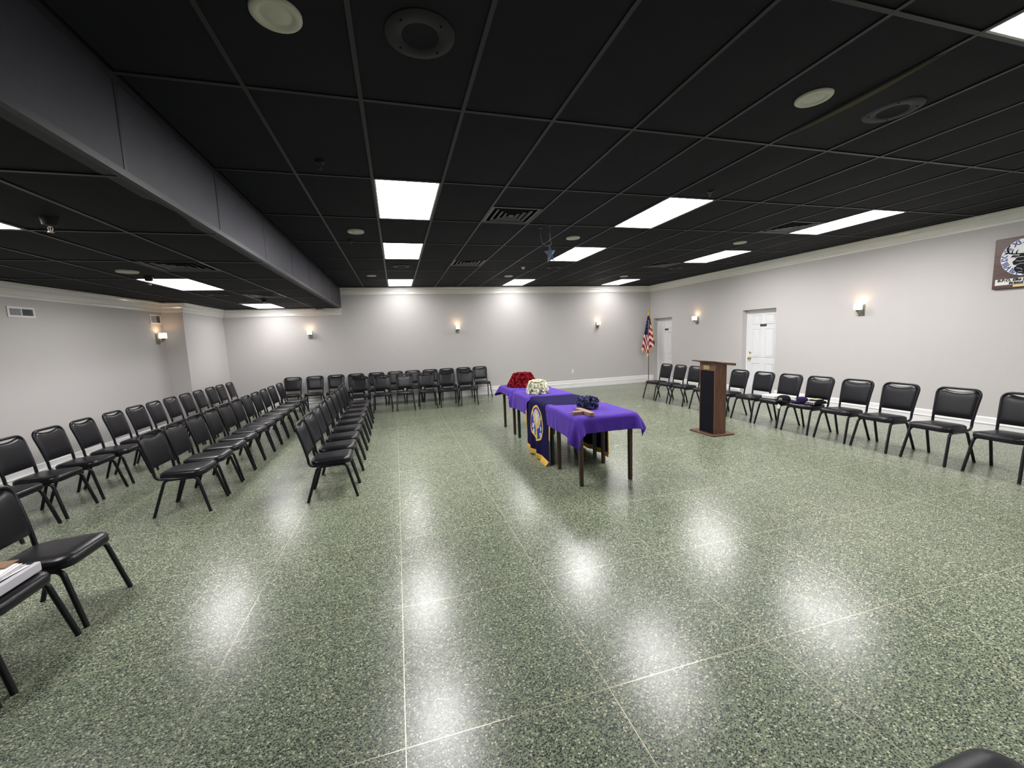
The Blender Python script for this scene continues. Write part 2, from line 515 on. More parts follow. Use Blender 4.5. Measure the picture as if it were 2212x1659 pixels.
# ---- ceiling: slab, grid, tiles
ceil = tag(MB().box(-5.6, 8.6, YB - TH, YF + TH, 3.30, 3.40).build('ceiling', M_DARK),
           'black suspended tile ceiling, lower on the left of the bulkhead', 'ceiling', kind='structure')
LIGHTS_MAIN = [(5, -2), (10, -2), (0, 1), (5, 1), (10, 1), (0, 3), (5, 3), (10, 3), (0, 6), (5, 6), (10, 6)]
LIGHTS_LOW = [(-5, 0), (-5, 3), (-5, 6)]
DIFF_MAIN = [(2, 1, 1), (2, 4, 0), (9, 1, 1), (9, 4, 0)]       # col, row, half (0 near, 1 far)
DIFF_LOW = [(-4, 2, 0), (-4, 4, 1)]
NG = 4
def tile_mesh(corners, sag, edge_sag=0.0, name='ceiling_tile'):
    # corners: (x0,x1 at y0), (x0,x1 at y1), y0, y1 ; local z up, visible face at z=0
    (a0, a1), (b0, b1), y0, y1 = corners
    vs_, fs = [], []
    n, q = NG, NG + 2
    for j in range(q + 1):
        t = j / q
        for i in range(n + 1):
            s = i / n
            x = (a0 + (a1 - a0) * s) * (1 - t) + (b0 + (b1 - b0) * s) * t
            y = y0 + (y1 - y0) * t
            z = -sag * math.sin(PI * t) * math.sin(PI * min(max(s, 0.0), 1.0)) - sag * 0.35 * math.sin(PI * t)
            z -= edge_sag * math.sin(PI * t) * (1 - s) ** 2
            vs_.append((x, y, z))
    W = n + 1
    for j in range(q):
        for i in range(n):
            fs.append((j * W + i, (j + 1) * W + i, (j + 1) * W + i + 1, j * W + i + 1))
    mi = [0] * len(fs)
    b = len(vs_)
    for idx in (0, n, q * W + n, q * W):
        x, y, z = vs_[idx]; vs_.append((x, y, 0.016))
    # side walls as fans to the four top corners
    def side(lo, c0, c1, m_):
        for k_ in range(len(lo) - 1):
            fs.append((lo[k_], lo[k_ + 1], c1 if k_ >= (len(lo) - 1) // 2 else c0)); mi.append(m_)
        fs.append((lo[(len(lo) - 1) // 2], c1, c0)); mi.append(m_)
    side([i for i in range(n + 1)], b, b + 1, 0)
    side([j * W + n for j in range(q + 1)], b + 1, b + 2, 0)
    side([q * W + n - i for i in range(n + 1)], b + 2, b + 3, 0)
    side([(q - j) * W for j in range(q + 1)], b + 3, b, 1 if edge_sag else 0)
    fs.append((b, b + 1, b + 2, b + 3)); mi.append(0)
    me = bpy.data.meshes.new(name)
    me.from_pydata(vs_, [], fs)
    me.materials.append(M_TILE); me.materials.append(M_TAN)
    me.polygons.foreach_set('material_index', mi)
    fixn(me)
    return me
G = 0.008
STD = [tile_mesh(((G, FT2 - G), (G, FT2 - G), G, FT4 - G), s) for s in (0.002, 0.006, 0.010)]
HALF = [tile_mesh(((G, FT2 - G), (G, FT2 - G), G, FT2 - G), 0.003)]
def put_tile(me, x, y, z):
    o = link('ceiling_tile', me, ceil)
    o.location = (x, y, z + 0.009)
    return o
def grid(z, cols, xmin_f, xmax_f, lights, diffs):
    dcell = {(c, r): h for c, r, h in diffs}
    for c in cols:
        for r in range(-4, 8):
            y0, y1 = FT4 * r, min(FT4 * (r + 1), YF - 0.02)
            if y1 - y0 < 0.06: continue
            if (c, r) in lights: continue
            x0, x1 = FT2 * c, FT2 * (c + 1)
            lo0, lo1, hi0, hi1 = xmin_f(y0) + 0.01, xmin_f(y1) + 0.01, xmax_f(y0) - 0.01, xmax_f(y1) - 0.01
            a0, b0, a1, b1 = max(x0, lo0), max(x0, lo1), min(x1, hi0), min(x1, hi1)
            if min(a1 - a0, b1 - b0) < 0.03: continue
            cut = (a0 > x0 or b0 > x0 or a1 < x1 or b1 < x1 or y1 - y0 < FT4 - 0.01)
            if (c, r) in dcell:
                put_tile(HALF[0], x0, y0 + (FT2 if dcell[(c, r)] == 0 else 0), z)
                continue
            if (c, r) == (5, -1):
                put_tile(tile_mesh(((G * 0.1, FT2 - G), (G * 0.1, FT2 - G), G, FT4 - G), 0.002, 0.036), x0 + 0.012, y0, z)
                continue
            if cut:
                me = tile_mesh(((a0 - x0 + G, a1 - x0 - G), (b0 - x0 + G, b1 - x0 - G), G, y1 - y0 - G), 0.001)
            else:
                me = STD[rnd.choice((0, 1, 1, 2))]
            put_tile(me, x0, y0, z)
    # tee bars: long mains along y, cross tees along x per row
    tw = 0.012
    for c in list(cols) + [max(cols) + 1]:
        x = FT2 * c
        # clip the bar where the wall cuts it
        ya, yb = YB, YF - 0.02
        yy = [YB + (YF - YB) * i / 200 for i in range(201)]
        ok = [y for y in yy if xmin_f(y) + 0.02 < x < xmax_f(y) - 0.02]
        if len(ok) < 3: continue
        MB().box(x - tw, x + tw, ok[0], ok[-1], z, z + 0.004).build('grid_bar', M_TEE, ceil)
    for r in range(-3, 8):
        y = FT4 * r
        if y > YF - 0.1: continue
        MB().box(max(xmin_f(y), FT2 * min(cols)) + 0.005, min(xmax_f(y), FT2 * (max(cols) + 1)) - 0.005, y - tw, y + tw, z + 0.0005, z + 0.0045).build('grid_bar', M_TEE, ceil)
    for c, r, h in diffs:
        y = FT4 * r + FT2
        MB().box(FT2 * c + tw, FT2 * (c + 1) - tw, y - tw, y + tw, z + 0.0005, z + 0.0045).build('grid_bar', M_TEE, ceil)
grid(ZC, range(-2, 14), lambda y: XB + 0.002, xr, LIGHTS_MAIN, DIFF_MAIN)
def xl2(y): return xl(y) if y < YP else XP
grid(ZL, range(-9, -2), xl2, lambda y: XB + 0.0, LIGHTS_LOW, DIFF_LOW)

# ---- doors
def make_door(name, y0, y1, zt, label, knob):
    # local frame: origin at wall face, +x into the wall, y along wall
    ang = math.atan2(-0.02, 1)
    yc = (y0 + y1) / 2
    root = thing(name, label, 'door', (xr(yc), yc, 0), math.atan(0.02), kind='structure')
    hw = (y1 - y0) / 2 - 0.004
    rec = 0.15
    lf = MB()
    W = hw - 0.03
    lf.box(rec, rec + 0.04, -W, W, 0.012, zt - 0.035)
    leaf = lf.build('door_leaf', M_DOOR, root)
    st, ml = 0.115, 0.10
    pw = (2 * W - 2 * st - ml) / 2
    rows = [(0.22, 0.80), (0.93, 1.60), (1.70, 1.92)]
    for side in (-1, 1):
        ya = ml / 2 if side > 0 else -ml / 2 - pw
        for z0, z1 in rows:
            z1 = min(z1, zt - 0.12)
            b = MB()
            # raised moulding frame and raised field
            for (p0, p1, q0, q1) in ((ya, ya + pw, z0, z0 + 0.016), (ya, ya + pw, z1 - 0.016, z1), (ya, ya + 0.016, z0, z1), (ya + pw - 0.016, ya + pw, z0, z1)):
                b.bevbox(rec - 0.009, rec + 0.002, p0, p1, q0, q1, 0.004)
            b.bevbox(rec - 0.007, rec + 0.002, ya + 0.040, ya + pw - 0.040, z0 + 0.040, z1 - 0.040, 0.006)
            b.build('door_panel', M_DOOR, leaf)
    fr = MB()
    fr.box(rec - 0.02, WT, -hw, -W - 0.002, 0, zt - 0.004)
    fr.box(rec - 0.02, WT, W + 0.002, hw, 0, zt - 0.004)
    fr.box(rec - 0.02, WT, -hw, hw, zt - 0.032, zt - 0.004)
    fr.box(rec + 0.05, rec + 0.06, -hw, hw, 0, zt - 0.01)
    fr.build('door_frame', M_TRIM, root)
    sg = MB().bevbox(rec - 0.006, rec + 0.001, -0.085, 0.085, 1.645, 1.70, 0.003)
    sg.build('sign_plate', M_PLATE, leaf)
    if knob:
        b = MB(); b.lathe([(0.032, 0), (0.032, -0.008), (0.012, -0.012), (0.012, -0.03), (0.027, -0.04), (0.03, -0.055), (0.022, -0.068), (0.004, -0.07)], 16, (rec, W - 0.07, 0.90), 'x')
        b.build('door_knob', M_BRASS, leaf, True, 40)
        b = MB(); b.lathe([(0.03, 0), (0.03, -0.012), (0.018, -0.022), (0.004, -0.024)], 16, (rec, W - 0.07, 1.04), 'x')
        b.build('deadbolt', M_BRASS, leaf, True, 40)
    return root
make_door('door_1', 7.78, 8.66, 2.03, 'white six-panel door recessed in the wall beside the flag', False)
make_door('door_2', 4.37, 5.25, 2.04, 'white six-panel door with brass knob behind the lectern chairs', True)

# ================================================================== CHAIRS
def outline(n, inset, wf, wr, df, dr, rc):
    # rounded trapezoid; x forward. returns n*4 pts
    pts = []
    cor = [(df, wf, 0), (-dr, wr, 1), (-dr, -wr, 2), (df, -wf, 3)]
    rr = max(rc - inset, 0.004)
    for x, y, q in cor:
        sx, sy = (1 if x > 0 else -1), (1 if y > 0 else -1)
        cx, cy = x - sx * rc, y - sy * rc
        a0 = {0: PI / 2, 1: PI, 2: 1.5 * PI, 3: 2 * PI}[q]
        a0 = {0: 0.5 * PI, 1: 1.0 * PI, 2: 1.5 * PI, 3: 2.0 * PI}[q]
        for k_ in range(n):
            # walk: corner 0 from +x to +y reversed so the ring stays ordered
            a = (0.0 + 0.5 * PI * k_ / (n - 1)) + 0.5 * PI * q
            pts.append((cx + rr * math.cos(a), cy + rr * math.sin(a)))
    return pts
def seat_mb():
    b = MB(); rings = []
    for ins, z in ((0.03, 0.372), (0.006, 0.374), (0.0, 0.382), (0.0, 0.396), (0.004, 0.402), (0.004, 0.406), (0.0, 0.410), (0.004, 0.420), (0.018, 0.430), (0.05, 0.437), (0.085, 0.440)):
        rings.append([(x, y, z + (0.010 * (x - 0.0) / 0.2 * 0.5 if z > 0.4 else 0) ) for x, y in outline(6, ins, 0.205 , 0.180, 0.205, 0.200, 0.085)])
    b.loft(rings)
    return b
def back_w(h):   # half width over height
    t = (h - 0.48) / (0.815 - 0.48)
    return 0.176 + 0.020 * t
def back_x(h):
    t = (h - 0.40) / 0.43
    return -0.205 - 0.098 * t ** 1.25 if t > 0 else -0.205
def backrest_mb():
    b = MB()
    NU, NV = 22, 12
    zb, zt = 0.488, 0.813
    def pos(u, v, side):
        # u -1..1, v 0..1
        top = zt
        # rounded upper corners and the dipped hand grip
        au = abs(u)
        drop = 0.0
        if au > 0.66:
            k_ = (au - 0.66) / 0.34
            drop += 0.062 * (1 - math.sqrt(max(0, 1 - k_ * k_)))
        grip = 0.006 + 0.022 * (1 - min(au / 0.66, 1) ** 2.2)
        top = zt - drop - grip
        z = zb + (top - zb) * v
        y = u * (back_w(z) + 0.001)
        ed = (1 - au ** 8) * (1 - abs(2 * v - 1) ** 8)
        x = back_x(z) + (0.006 + 0.016 * ed if side > 0 else -0.004 - 0.006 * ed)
        return (x, y, z)
    W = NU + 1
    F = [pos(-1 + 2 * i / NU, j / NV, 1) for j in range(NV + 1) for i in range(NU + 1)]
    Bk = [pos(-1 + 2 * i / NU, j / NV, -1) for j in range(NV + 1) for i in range(NU + 1)]
    n = len(F)
    fs = []
    for j in range(NV):
        for i in range(NU):
            q = (j * W + i, j * W + i + 1, (j + 1) * W + i + 1, (j + 1) * W + i)
            fs.append(q); fs.append(tuple(n + t for t in q[::-1]))
    bd = [i for i in range(W)] + [j * W + NU for j in range(1, NV + 1)] + [NV * W + i for i in range(NU - 1, -1, -1)] + [j * W for j in range(NV - 1, 0, -1)]
    for k_ in range(len(bd)):
        a, c = bd[k_], bd[(k_ + 1) % len(bd)]
        fs.append((a, n + a, n + c, c))
    b.add(F + Bk, fs)
    return b
def make_chair():
    t = thing('stacking_chair', 'x', 'chair')
    seat_mb().build('seat', M_VINYL, t, True, 50)
    backrest_mb().build('backrest', M_VINYL, t, True, 60)
    R_ = 0.0138
    # back frame: hoop down both sides, curving forward under the seat
    def up(s):
        pts = [(-0.03, 0.178 * s, 0.366), (-0.205, 0.178 * s, 0.376)]
        for h in (0.47, 0.56, 0.65):
            pts.append((back_x(h), (back_w(h) + 0.004) * s, h))
        return pts
    L_ = up(1) + [(back_x(0.822), (back_w(0.80) + 0.006), 0.822)]
    Rr_ = up(-1) + [(back_x(0.822), -(back_w(0.80) + 0.006), 0.822)]
    path = arc_path(L_ + Rr_[::-1], 0.078, 7)
    MB().tube(path, R_, 8).build('back_frame', M_FRAME, t, True, 60)
    for s in (1, -1):
        fp = arc_path([(0.242, 0.210 * s, 0.0), (0.150, 0.186 * s, 0.366), (-0.005, 0.178 * s, 0.362)], 0.055, 5)
        MB().tube(fp, 0.0148, 8).build('leg', M_FRAME, t, True, 60)
        rp = arc_path([(-0.244, 0.210 * s, 0.0), (-0.128, 0.186 * s, 0.360), (0.005, 0.178 * s, 0.362)], 0.055, 5)
        MB().tube(rp, 0.0148, 8).build('leg', M_FRAME, t, True, 60)
    return t
chair0 = make_chair()
register(chair0)
first = [True]
def place_chair(x, y, rz, label, group):
    if first[0]:
        first[0] = False
        chair0.location = (x, y, 0); chair0.rotation_euler = (0, 0, rz)
        chair0['label'] = label; chair0['group'] = group
        return chair0
    return dup(chair0, (x, y, 0), rz, label, group)
def jit(a): return a * (rnd.random() - 0.5) * 2

A_Y = [1.95, 2.47, 3.0, 3.53, 4.1, 4.6, 5.1, 5.6, 6.13, 6.65, 7.2, 7.7, 8.25]
for i, y in enumerate(A_Y):
    place_chair(-3.42 - 0.002 * i, y, jit(0.03), f'black vinyl chair, {ORD[i]} from the near end of the row along the left wall', 'chairs along the left wall')
B_Y = [2.15, 2.625, 3.11, 3.58, 4.06, 4.53, 5.0, 5.5, 6.0, 6.52, 7.15]
for i, y in enumerate(B_Y):
    place_chair(-2.06 - 0.006 * i, y, jit(0.03), f'black vinyl chair, {ORD[i]} from the aisle in the middle left-hand row', 'chairs in the middle left row')
N_L = ['black vinyl chair in the left foreground with an empty seat, cut by the frame',
       'black vinyl chair in the left foreground with the papers on it',
       'black vinyl chair nearest the lower left corner, only its leg in view']
for i, y in enumerate([0.39, -0.10, -0.605]):
    place_chair(-2.05, y, 0.0, N_L[i], 'foreground left chairs')
C_Y = [2.01, 2.5, 3.0, 3.51, 4.04, 4.58, 5.13, 5.69, 6.2]
for i, y in enumerate(C_Y):
    place_chair(-0.655 - 0.006 * i, y, jit(0.03), f'black vinyl chair, {ORD[i]} from the near end of the row closest to the tables', 'chairs in the row by the tables')
F1_X = [-2.49, -1.97, -1.47, -0.97, -0.46, 0.02, 0.48, 0.945, 1.41, 1.875, 2.35]
for i, x in enumerate(F1_X):
    place_chair(x, 8.43, -PI / 2 + jit(0.02), f'black vinyl chair against the far wall, {ORD[i]} from the left', 'chairs against the far wall')
F2_X = [-0.80, -0.29, 0.23, 0.75, 1.26, 1.75]
for i, x in enumerate(F2_X):
    place_chair(x, 7.34, -PI / 2 + jit(0.02), f'black vinyl chair, {ORD[i]} from the left in the short row before the far wall', 'chairs in the short far row')
D_Y = [5.82, 5.32, 4.81, 4.165, 3.6, 3.055, 2.545, 2.04, 1.51, 1.0, 0.43, -0.135]
for i, y in enumerate(D_Y):
    place_chair(6.14, y, PI + jit(0.03), f'black vinyl chair, {ORD[i]} from the flag in the row along the right wall', 'chairs along the right wall')
_c = dup(chair0, (1.462, -2.278, 0), PI / 2, 'black vinyl chair in the lower right corner, only the edge of its seat in view')
if 'group' in _c: del _c['group']

# ================================================================== TABLES
TX0, TX1 = 1.865, 2.585
TABLES = [(1.11, 1.88), (1.96, 2.725), (2.80, 3.57), (3.69, 4.46)]
ZT = 0.755
def make_table(i, y0, y1, legmat, label):
    t = thing('folding_table', label, 'table', ((TX0 + TX1) / 2, (y0 + y1) / 2, 0))
    hx, hy = (TX1 - TX0) / 2, (y1 - y0) / 2
    MB().bevbox(-hx + 0.01, hx - 0.01, -hy + 0.01, hy - 0.01, ZT - 0.026, ZT - 0.003, 0.006).build('table_top', M_TOPB, t)
    a = MB()
    for s in (-1, 1):
        a.box(-hx + 0.06, hx - 0.06, s * (hy - 0.065) - 0.01, s * (hy - 0.065) + 0.01, ZT - 0.085, ZT - 0.022)
        a.box(s * (hx - 0.065) - 0.01, s * (hx - 0.065) + 0.01, -hy + 0.06, hy - 0.06, ZT - 0.085, ZT - 0.022)
    a.build('apron', legmat, t)
    for sx in (-1, 1):
        for sy in (-1, 1):
            cx, cy = sx * (hx - 0.062), sy * (hy - 0.075)
            rings = []
            for z, r in ((0, 0.019), (0.004, 0.0205), (ZT - 0.022, 0.0225)):
                k_ = 0.006
                rings.append([(cx + dx * r - ex * k_, cy + dy * r - ey * k_, z) for dx, dy, ex, ey in
                              ((-1, -1, -1, 0), (1, -1, 1, 0), (1, -1, 0, -1), (1, 1, 0, 1), (1, 1, 1, 0), (-1, 1, -1, 0), (-1, 1, 0, 1), (-1, -1, 0, -1))])
            MB().loft(rings).build('leg', legmat, t)
    return t
make_table(0, *TABLES[0], M_LEGB, 'brown-legged table nearest the viewer under a purple cloth with blue flowers')
make_table(1, *TABLES[1], M_LEGG, 'dark green-legged table under the navy emblem banner')
make_table(2, *TABLES[2], M_LEGG, 'dark green-legged table under the purple cloth with cream flowers')
make_table(3, *TABLES[3], M_LEGB, 'brown-legged table farthest away under a purple cloth with red flowers')

# ---- draped cloths: a small position-based cloth solver
def drape(x0, x1, y0, y1, boxes, z0, step=0.030, iters=110, seed=1, margin=0.013, rot=0.0):
    nx, ny = int(round((x1 - x0) / step)) + 1, int(round((y1 - y0) / step)) + 1
    X = np.linspace(x0, x1, nx); Y = np.linspace(y0, y1, ny)
    P = np.zeros((nx, ny, 3)); P[..., 0] = X[:, None]; P[..., 1] = Y[None, :]; P[..., 2] = z0 + 0.004
    rs = np.random.RandomState(seed)
    P[..., 2] += rs.rand(nx, ny) * 0.002
    if rot:
        cxm, cym = (x0 + x1) / 2, (y0 + y1) / 2
        dx, dy = P[..., 0] - cxm, P[..., 1] - cym
        P[..., 0] = cxm + dx * math.cos(rot) - dy * math.sin(rot)
        P[..., 1] = cym + dx * math.sin(rot) + dy * math.cos(rot)
    V = np.zeros_like(P)
    hx, hy = X[1] - X[0], Y[1] - Y[0]
    dg = math.hypot(hx, hy)
    cons = []
    def C(si, sj, L, k_): cons.append((si, sj, L, k_))
    for a in (0, 1):
        C((slice(a, nx - 1, 2), slice(None)), (slice(a + 1, nx, 2), slice(None)), hx, 1.0)
        C((slice(None), slice(a, ny - 1, 2)), (slice(None), slice(a + 1, ny, 2)), hy, 1.0)
    for a in (0, 1):
        C((slice(a, nx - 1, 2), slice(0, ny - 1)), (slice(a + 1, nx, 2), slice(1, ny)), dg, 0.35)
        C((slice(a, nx - 1, 2), slice(1, ny)), (slice(a + 1, nx, 2), slice(0, ny - 1)), dg, 0.35)
    for a in range(4):
        C((slice(a, nx - 2, 4), slice(None)), (slice(a + 2, nx, 4), slice(None)), 2 * hx, 0.25)
        C((slice(None), slice(a, ny - 2, 4)), (slice(None), slice(a + 2, ny, 4)), 2 * hy, 0.25)
    dt = 1 / 60
    def collide(Q):
        for bx0, bx1, by0, by1, bz in boxes:
            ins = (Q[..., 0] > bx0 - margin) & (Q[..., 0] < bx1 + margin) & (Q[..., 1] > by0 - margin) & (Q[..., 1] < by1 + margin) & (Q[..., 2] < bz + margin)
            if not ins.any(): continue
            q = Q[ins]; o = P[ins]
            top = bz + margin - q[:, 2]
            dd = np.stack([q[:, 0] - bx0 + margin, bx1 + margin - q[:, 0], q[:, 1] - by0 + margin, by1 + margin - q[:, 1]], -1)
            usetop = top < dd.min(-1)
            arg = dd.argmin(-1)
            q[usetop, 2] = bz + margin
            q[usetop, :2] = o[usetop, :2]
            for k_, (ax, val) in enumerate(((0, bx0 - margin), (0, bx1 + margin), (1, by0 - margin), (1, by1 + margin))):
                s_ = ~usetop & (arg == k_)
                q[s_, ax] = val
            Q[ins] = q
        Q[..., 2] = np.maximum(Q[..., 2], 0.004)
    for it in range(iters):
        V[..., 2] -= 9.8 * dt
        V *= 0.96
        sp = np.sqrt((V ** 2).sum(-1, keepdims=True)); V *= np.minimum(1, 1.5 / (sp + 1e-9))
        Q = P + V * dt
        for sub in range(24):
            for si, sj, L, k_ in cons:
                a, b = Q[si], Q[sj]
                n0, n1 = min(a.shape[0], b.shape[0]), min(a.shape[1], b.shape[1])
                a, b = a[:n0, :n1], b[:n0, :n1]
                d = b - a
                l = np.sqrt((d ** 2).sum(-1, keepdims=True)) + 1e-9
                c = d * ((l - L) / l * 0.5 * k_)
                a += c; b -= c
            if sub % 6 == 5: collide(Q)
        V = (Q - P) / dt
        P = Q
    return P
def cloth_mesh(P, name, mats, parent=None, thick=0.003):
    nx, ny = P.shape[:2]
    fs = [(i * ny + j, (i + 1) * ny + j, (i + 1) * ny + j + 1, i * ny + j + 1) for i in range(nx - 1) for j in range(ny - 1)]
    me = bpy.data.meshes.new(name)
    me.from_pydata(P.reshape(-1, 3).tolist(), [], fs)
    for m_ in mats: me.materials.append(m_)
    me.polygons.foreach_set('use_smooth', [True] * len(me.polygons))
    me.update()
    o = link(name, me, parent)
    s = o.modifiers.new('thickness', 'SOLIDIFY'); s.thickness = thick; s.offset = 0
    ss = o.modifiers.new('smooth', 'SUBSURF'); ss.levels = 1; ss.render_levels = 1
    return o
BOX = [(TX0 - 0.007, TX1 + 0.007, a - 0.007, b + 0.007, ZT) for a, b in TABLES]
P_near = drape(TX0 - 0.245, TX1 + 0.175, TABLES[0][0] - 0.165, TABLES[0][1] + 0.15, [BOX[0], BOX[1]], ZT + 0.006, seed=3)
tag(cloth_mesh(P_near, 'tablecloth', [M_PURPLE]), 'purple tablecloth on the nearest table, under the blue flowers', 'tablecloth', 'purple tablecloths')
P_white = drape(TX0 - 0.245, TX1 + 0.16, TABLES[2][0] - 0.06, TABLES[2][1] + 0.10, [BOX[2], BOX[1], BOX[3]], ZT + 0.006, seed=5)
tag(cloth_mesh(P_white, 'tablecloth', [M_PURPLE]), 'purple tablecloth on the third table, under the cream flowers', 'tablecloth', 'purple tablecloths')
P_red = drape(TX0 - 0.12, TX1 + 0.2, TABLES[3][0] - 0.10, TABLES[3][1] + 0.16, [BOX[3], BOX[2]], ZT + 0.006, seed=8)
tag(cloth_mesh(P_red, 'tablecloth', [M_PURPLE]), 'purple tablecloth on the farthest table, under the red flowers', 'tablecloth', 'purple tablecloths')
BX0, BX1, BY0, BY1 = TX0 - 0.655, TX1 + 0.64, TABLES[1][0] - 0.075, TABLES[1][1] + 0.06
P_ban = drape(BX0, BX1, BY0, BY1, [BOX[1], BOX[0], BOX[2]], ZT + 0.006, seed=11, iters=130, rot=-0.06)
ban = tag(cloth_mesh(P_ban, 'banner', [M_NAVY]), 'navy velvet banner with gold fringe and elk emblem draped over the second table', 'banner')

def cloth_at(P, x, y, b, off):
    nx, ny = P.shape[:2]
    fx = min(max((x - b[0]) / (b[1] - b[0]), 0), 1) * (nx - 1)
    fy = min(max((y - b[2]) / (b[3] - b[2]), 0), 1) * (ny - 1)
    i, j = min(int(fx), nx - 2), min(int(fy), ny - 2)
    s, t = fx - i, fy - j
    p = P[i, j] * (1 - s) * (1 - t) + P[i + 1, j] * s * (1 - t) + P[i, j + 1] * (1 - s) * t + P[i + 1, j + 1] * s * t
    du = P[i + 1, j] - P[i, j]; dv = P[i, j + 1] - P[i, j]
    n = np.cross(du, dv); n /= (np.linalg.norm(n) + 1e-9)
    return p + n * off, n
BB = (BX0, BX1, BY0, BY1)
# gold fringe along the two hanging ends and the hanging parts of the long edges
fr = MB()
def fringe_strand(p, d, L, t):
    p = np.array(p); q = p + np.array([0, 0, -1.0]) * L + np.array(d) * 0.008
    q[2] = max(q[2], 0.004)
    if q[2] <= 0.005: q[:2] += np.array(d[:2]) * (L * 0.5)
    s = np.array(t) * 0.0045
    o = np.array(d) * 0.0035
    m_ = (p + q) / 2 + np.array(d) * 0.004
    fr.add([p - s + o, p + s + o, m_ + s + o, m_ - s + o, q + s * .8 + o, q - s * .8 + o, p - s - o, p + s - o, m_ + s - o, m_ - s - o, q + s * .8 - o, q - s * .8 - o],
           [(0, 1, 2, 3), (3, 2, 4, 5), (7, 6, 9, 8), (8, 9, 11, 10), (0, 3, 9, 6), (3, 5, 11, 9), (1, 7, 8, 2), (2, 8, 10, 4)])
def edge_pts(f, n):
    return [f(k_ / (n - 1)) for k_ in range(n)]
for xe, sg in ((BX0, -1), (BX1, 1)):
    n = 150
    for k_ in range(n):
        y = BY0 + (BY1 - BY0) * (k_ + 0.5) / n
        p, _ = cloth_at(P_ban, xe, y, BB, 0)
        p2, _ = cloth_at(P_ban, xe, y + 0.01, BB, 0)
        t = (p2 - p); t /= np.linalg.norm(t) + 1e-9
        fringe_strand(p + np.array([0, 0, 0.006]), (sg * 1.0, 0, 0), 0.062 + 0.006 * rnd.random(), t)
for ye, sg in ((BY0, -1), (BY1, 1)):
    n = 330
    for k_ in range(n):
        x = BX0 + (BX1 - BX0) * (k_ + 0.5) / n
        if TX0 - 0.17 < x < TX1 - 0.02 or x < TX0 - (0.36 if sg < 0 else 0.42): continue
        p, _ = cloth_at(P_ban, x, ye, BB, 0)
        p2, _ = cloth_at(P_ban, x, ye - sg * 0.02, BB, 0)
        d = p - p2; d /= np.linalg.norm(d) + 1e-9
        q = p + (d * 0.7 + np.array([0, 0, -0.3])) * 0.045
        tx = np.array([0, 0, 1.0]) * 0.006
        o = np.array([0.003, 0, 0])
        fr.add([p - tx - o, p + tx - o, q + tx - o, q - tx - o, p - tx + o, p + tx + o, q + tx + o, q - tx + o],
               [(0, 1, 2, 3), (4, 7, 6, 5), (0, 3, 7, 4), (1, 5, 6, 2), (2, 6, 7, 3)])
f_o = fr.build('fringe', M_GOLD, ban); f_o['kind'] = 'stuff'; f_o['label'] = 'gold fringe'

# emblem on the left-hand drop, drawn in cloth coordinates (a = along y, b = down the drop)
EY, EB = 2.315, 0.265          # centre: y, distance below the table edge
def emb(pts, faces, mt, name, off, par=ban, lab=None):
    # pts in emblem units, radius 1 horizontally = 0.235 m, vertically 0.225 m; u to the viewer's right (-y)
    vs_ = []
    for u, v in pts:
        y = EY - u * 0.225
        x = (TX0 - EB) + v * 0.225
        p, n = cloth_at(P_ban, x, y, BB, 0)
        # outward normal points to -x
        if n[0] > 0: n = -n
        vs_.append(tuple(p + n * off))
    o = MB().add(vs_, faces).build(name, mt, par)
    if lab: o['label'] = lab
    return o
def disc(cx, cy, rx, ry, n=36, rings=5):
    pts = [(cx, cy)]; fs = []
    for r in range(1, rings + 1):
        for k_ in range(n):
            a = 2 * PI * k_ / n
            pts.append((cx + rx * r / rings * math.cos(a), cy + ry * r / rings * math.sin(a)))
    for k_ in range(n): fs.append((0, 1 + k_, 1 + (k_ + 1) % n))
    for r in range(rings - 1):
        for k_ in range(n):
            a, b_ = 1 + r * n + k_, 1 + r * n + (k_ + 1) % n
            fs.append((a, b_, b_ + n, a + n))
    return pts, fs
def ribbon(path, wd):
    pts, fs = [], []
    for i, (x, y) in enumerate(path):
        a = path[max(i - 1, 0)]; b_ = path[min(i + 1, len(path) - 1)]
        dx, dy = b_[0] - a[0], b_[1] - a[1]
        l = math.hypot(dx, dy) + 1e-9
        w_ = wd[i] if hasattr(wd, '__len__') else wd
        pts += [(x - dy / l * w_, y + dx / l * w_), (x + dy / l * w_, y - dx / l * w_)]
        if i: fs.append((2 * i - 2, 2 * i - 1, 2 * i + 1, 2 * i))
    return pts, fs
def spline(ctrl, n=8):
    out = []
    c = [ctrl[0]] + list(ctrl) + [ctrl[-1]]
    for i in range(1, len(c) - 2):
        p0, p1, p2, p3 = c[i - 1], c[i], c[i + 1], c[i + 2]
        for k_ in range(n):
            t = k_ / n
            out.append(tuple(0.5 * (2 * p1[d] + (p2[d] - p0[d]) * t + (2 * p0[d] - 5 * p1[d] + 4 * p2[d] - p3[d]) * t * t + (3 * p1[d] - p0[d] - 3 * p2[d] + p3[d]) * t ** 3) for d in range(2)))
    out.append(tuple(ctrl[-1]))
    return out
badge = emb(*disc(0, 0, 0.93, 0.95), M_ROYAL, 'emblem', 0.0035, ban, 'round embroidered emblem with a gold elk head')
ring = []
for k_ in range(61):
    a = 2 * PI * k_ / 60
    wob = 1 + 0.014 * math.cos(8 * a + 0.4)
    ring.append((math.cos(a) * 0.97 * wob, math.sin(a) * 0.98 * wob))
emb(*ribbon(ring, 0.055), M_GOLDTH, 'emblem_border', 0.0055, badge)
emb(*disc(-0.05, 0.22, 0.60, 0.56), M_SILVER, 'emblem_dial', 0.005, badge)
for k_ in range(12):
    a = 2 * PI * k_ / 12
    emb(*ribbon([(-0.05 + 0.40 * math.cos(a), 0.22 + 0.38 * math.sin(a)), (-0.05 + 0.55 * math.cos(a), 0.22 + 0.51 * math.sin(a))], 0.022), M_INK, 'dial_numeral', 0.0062, badge)
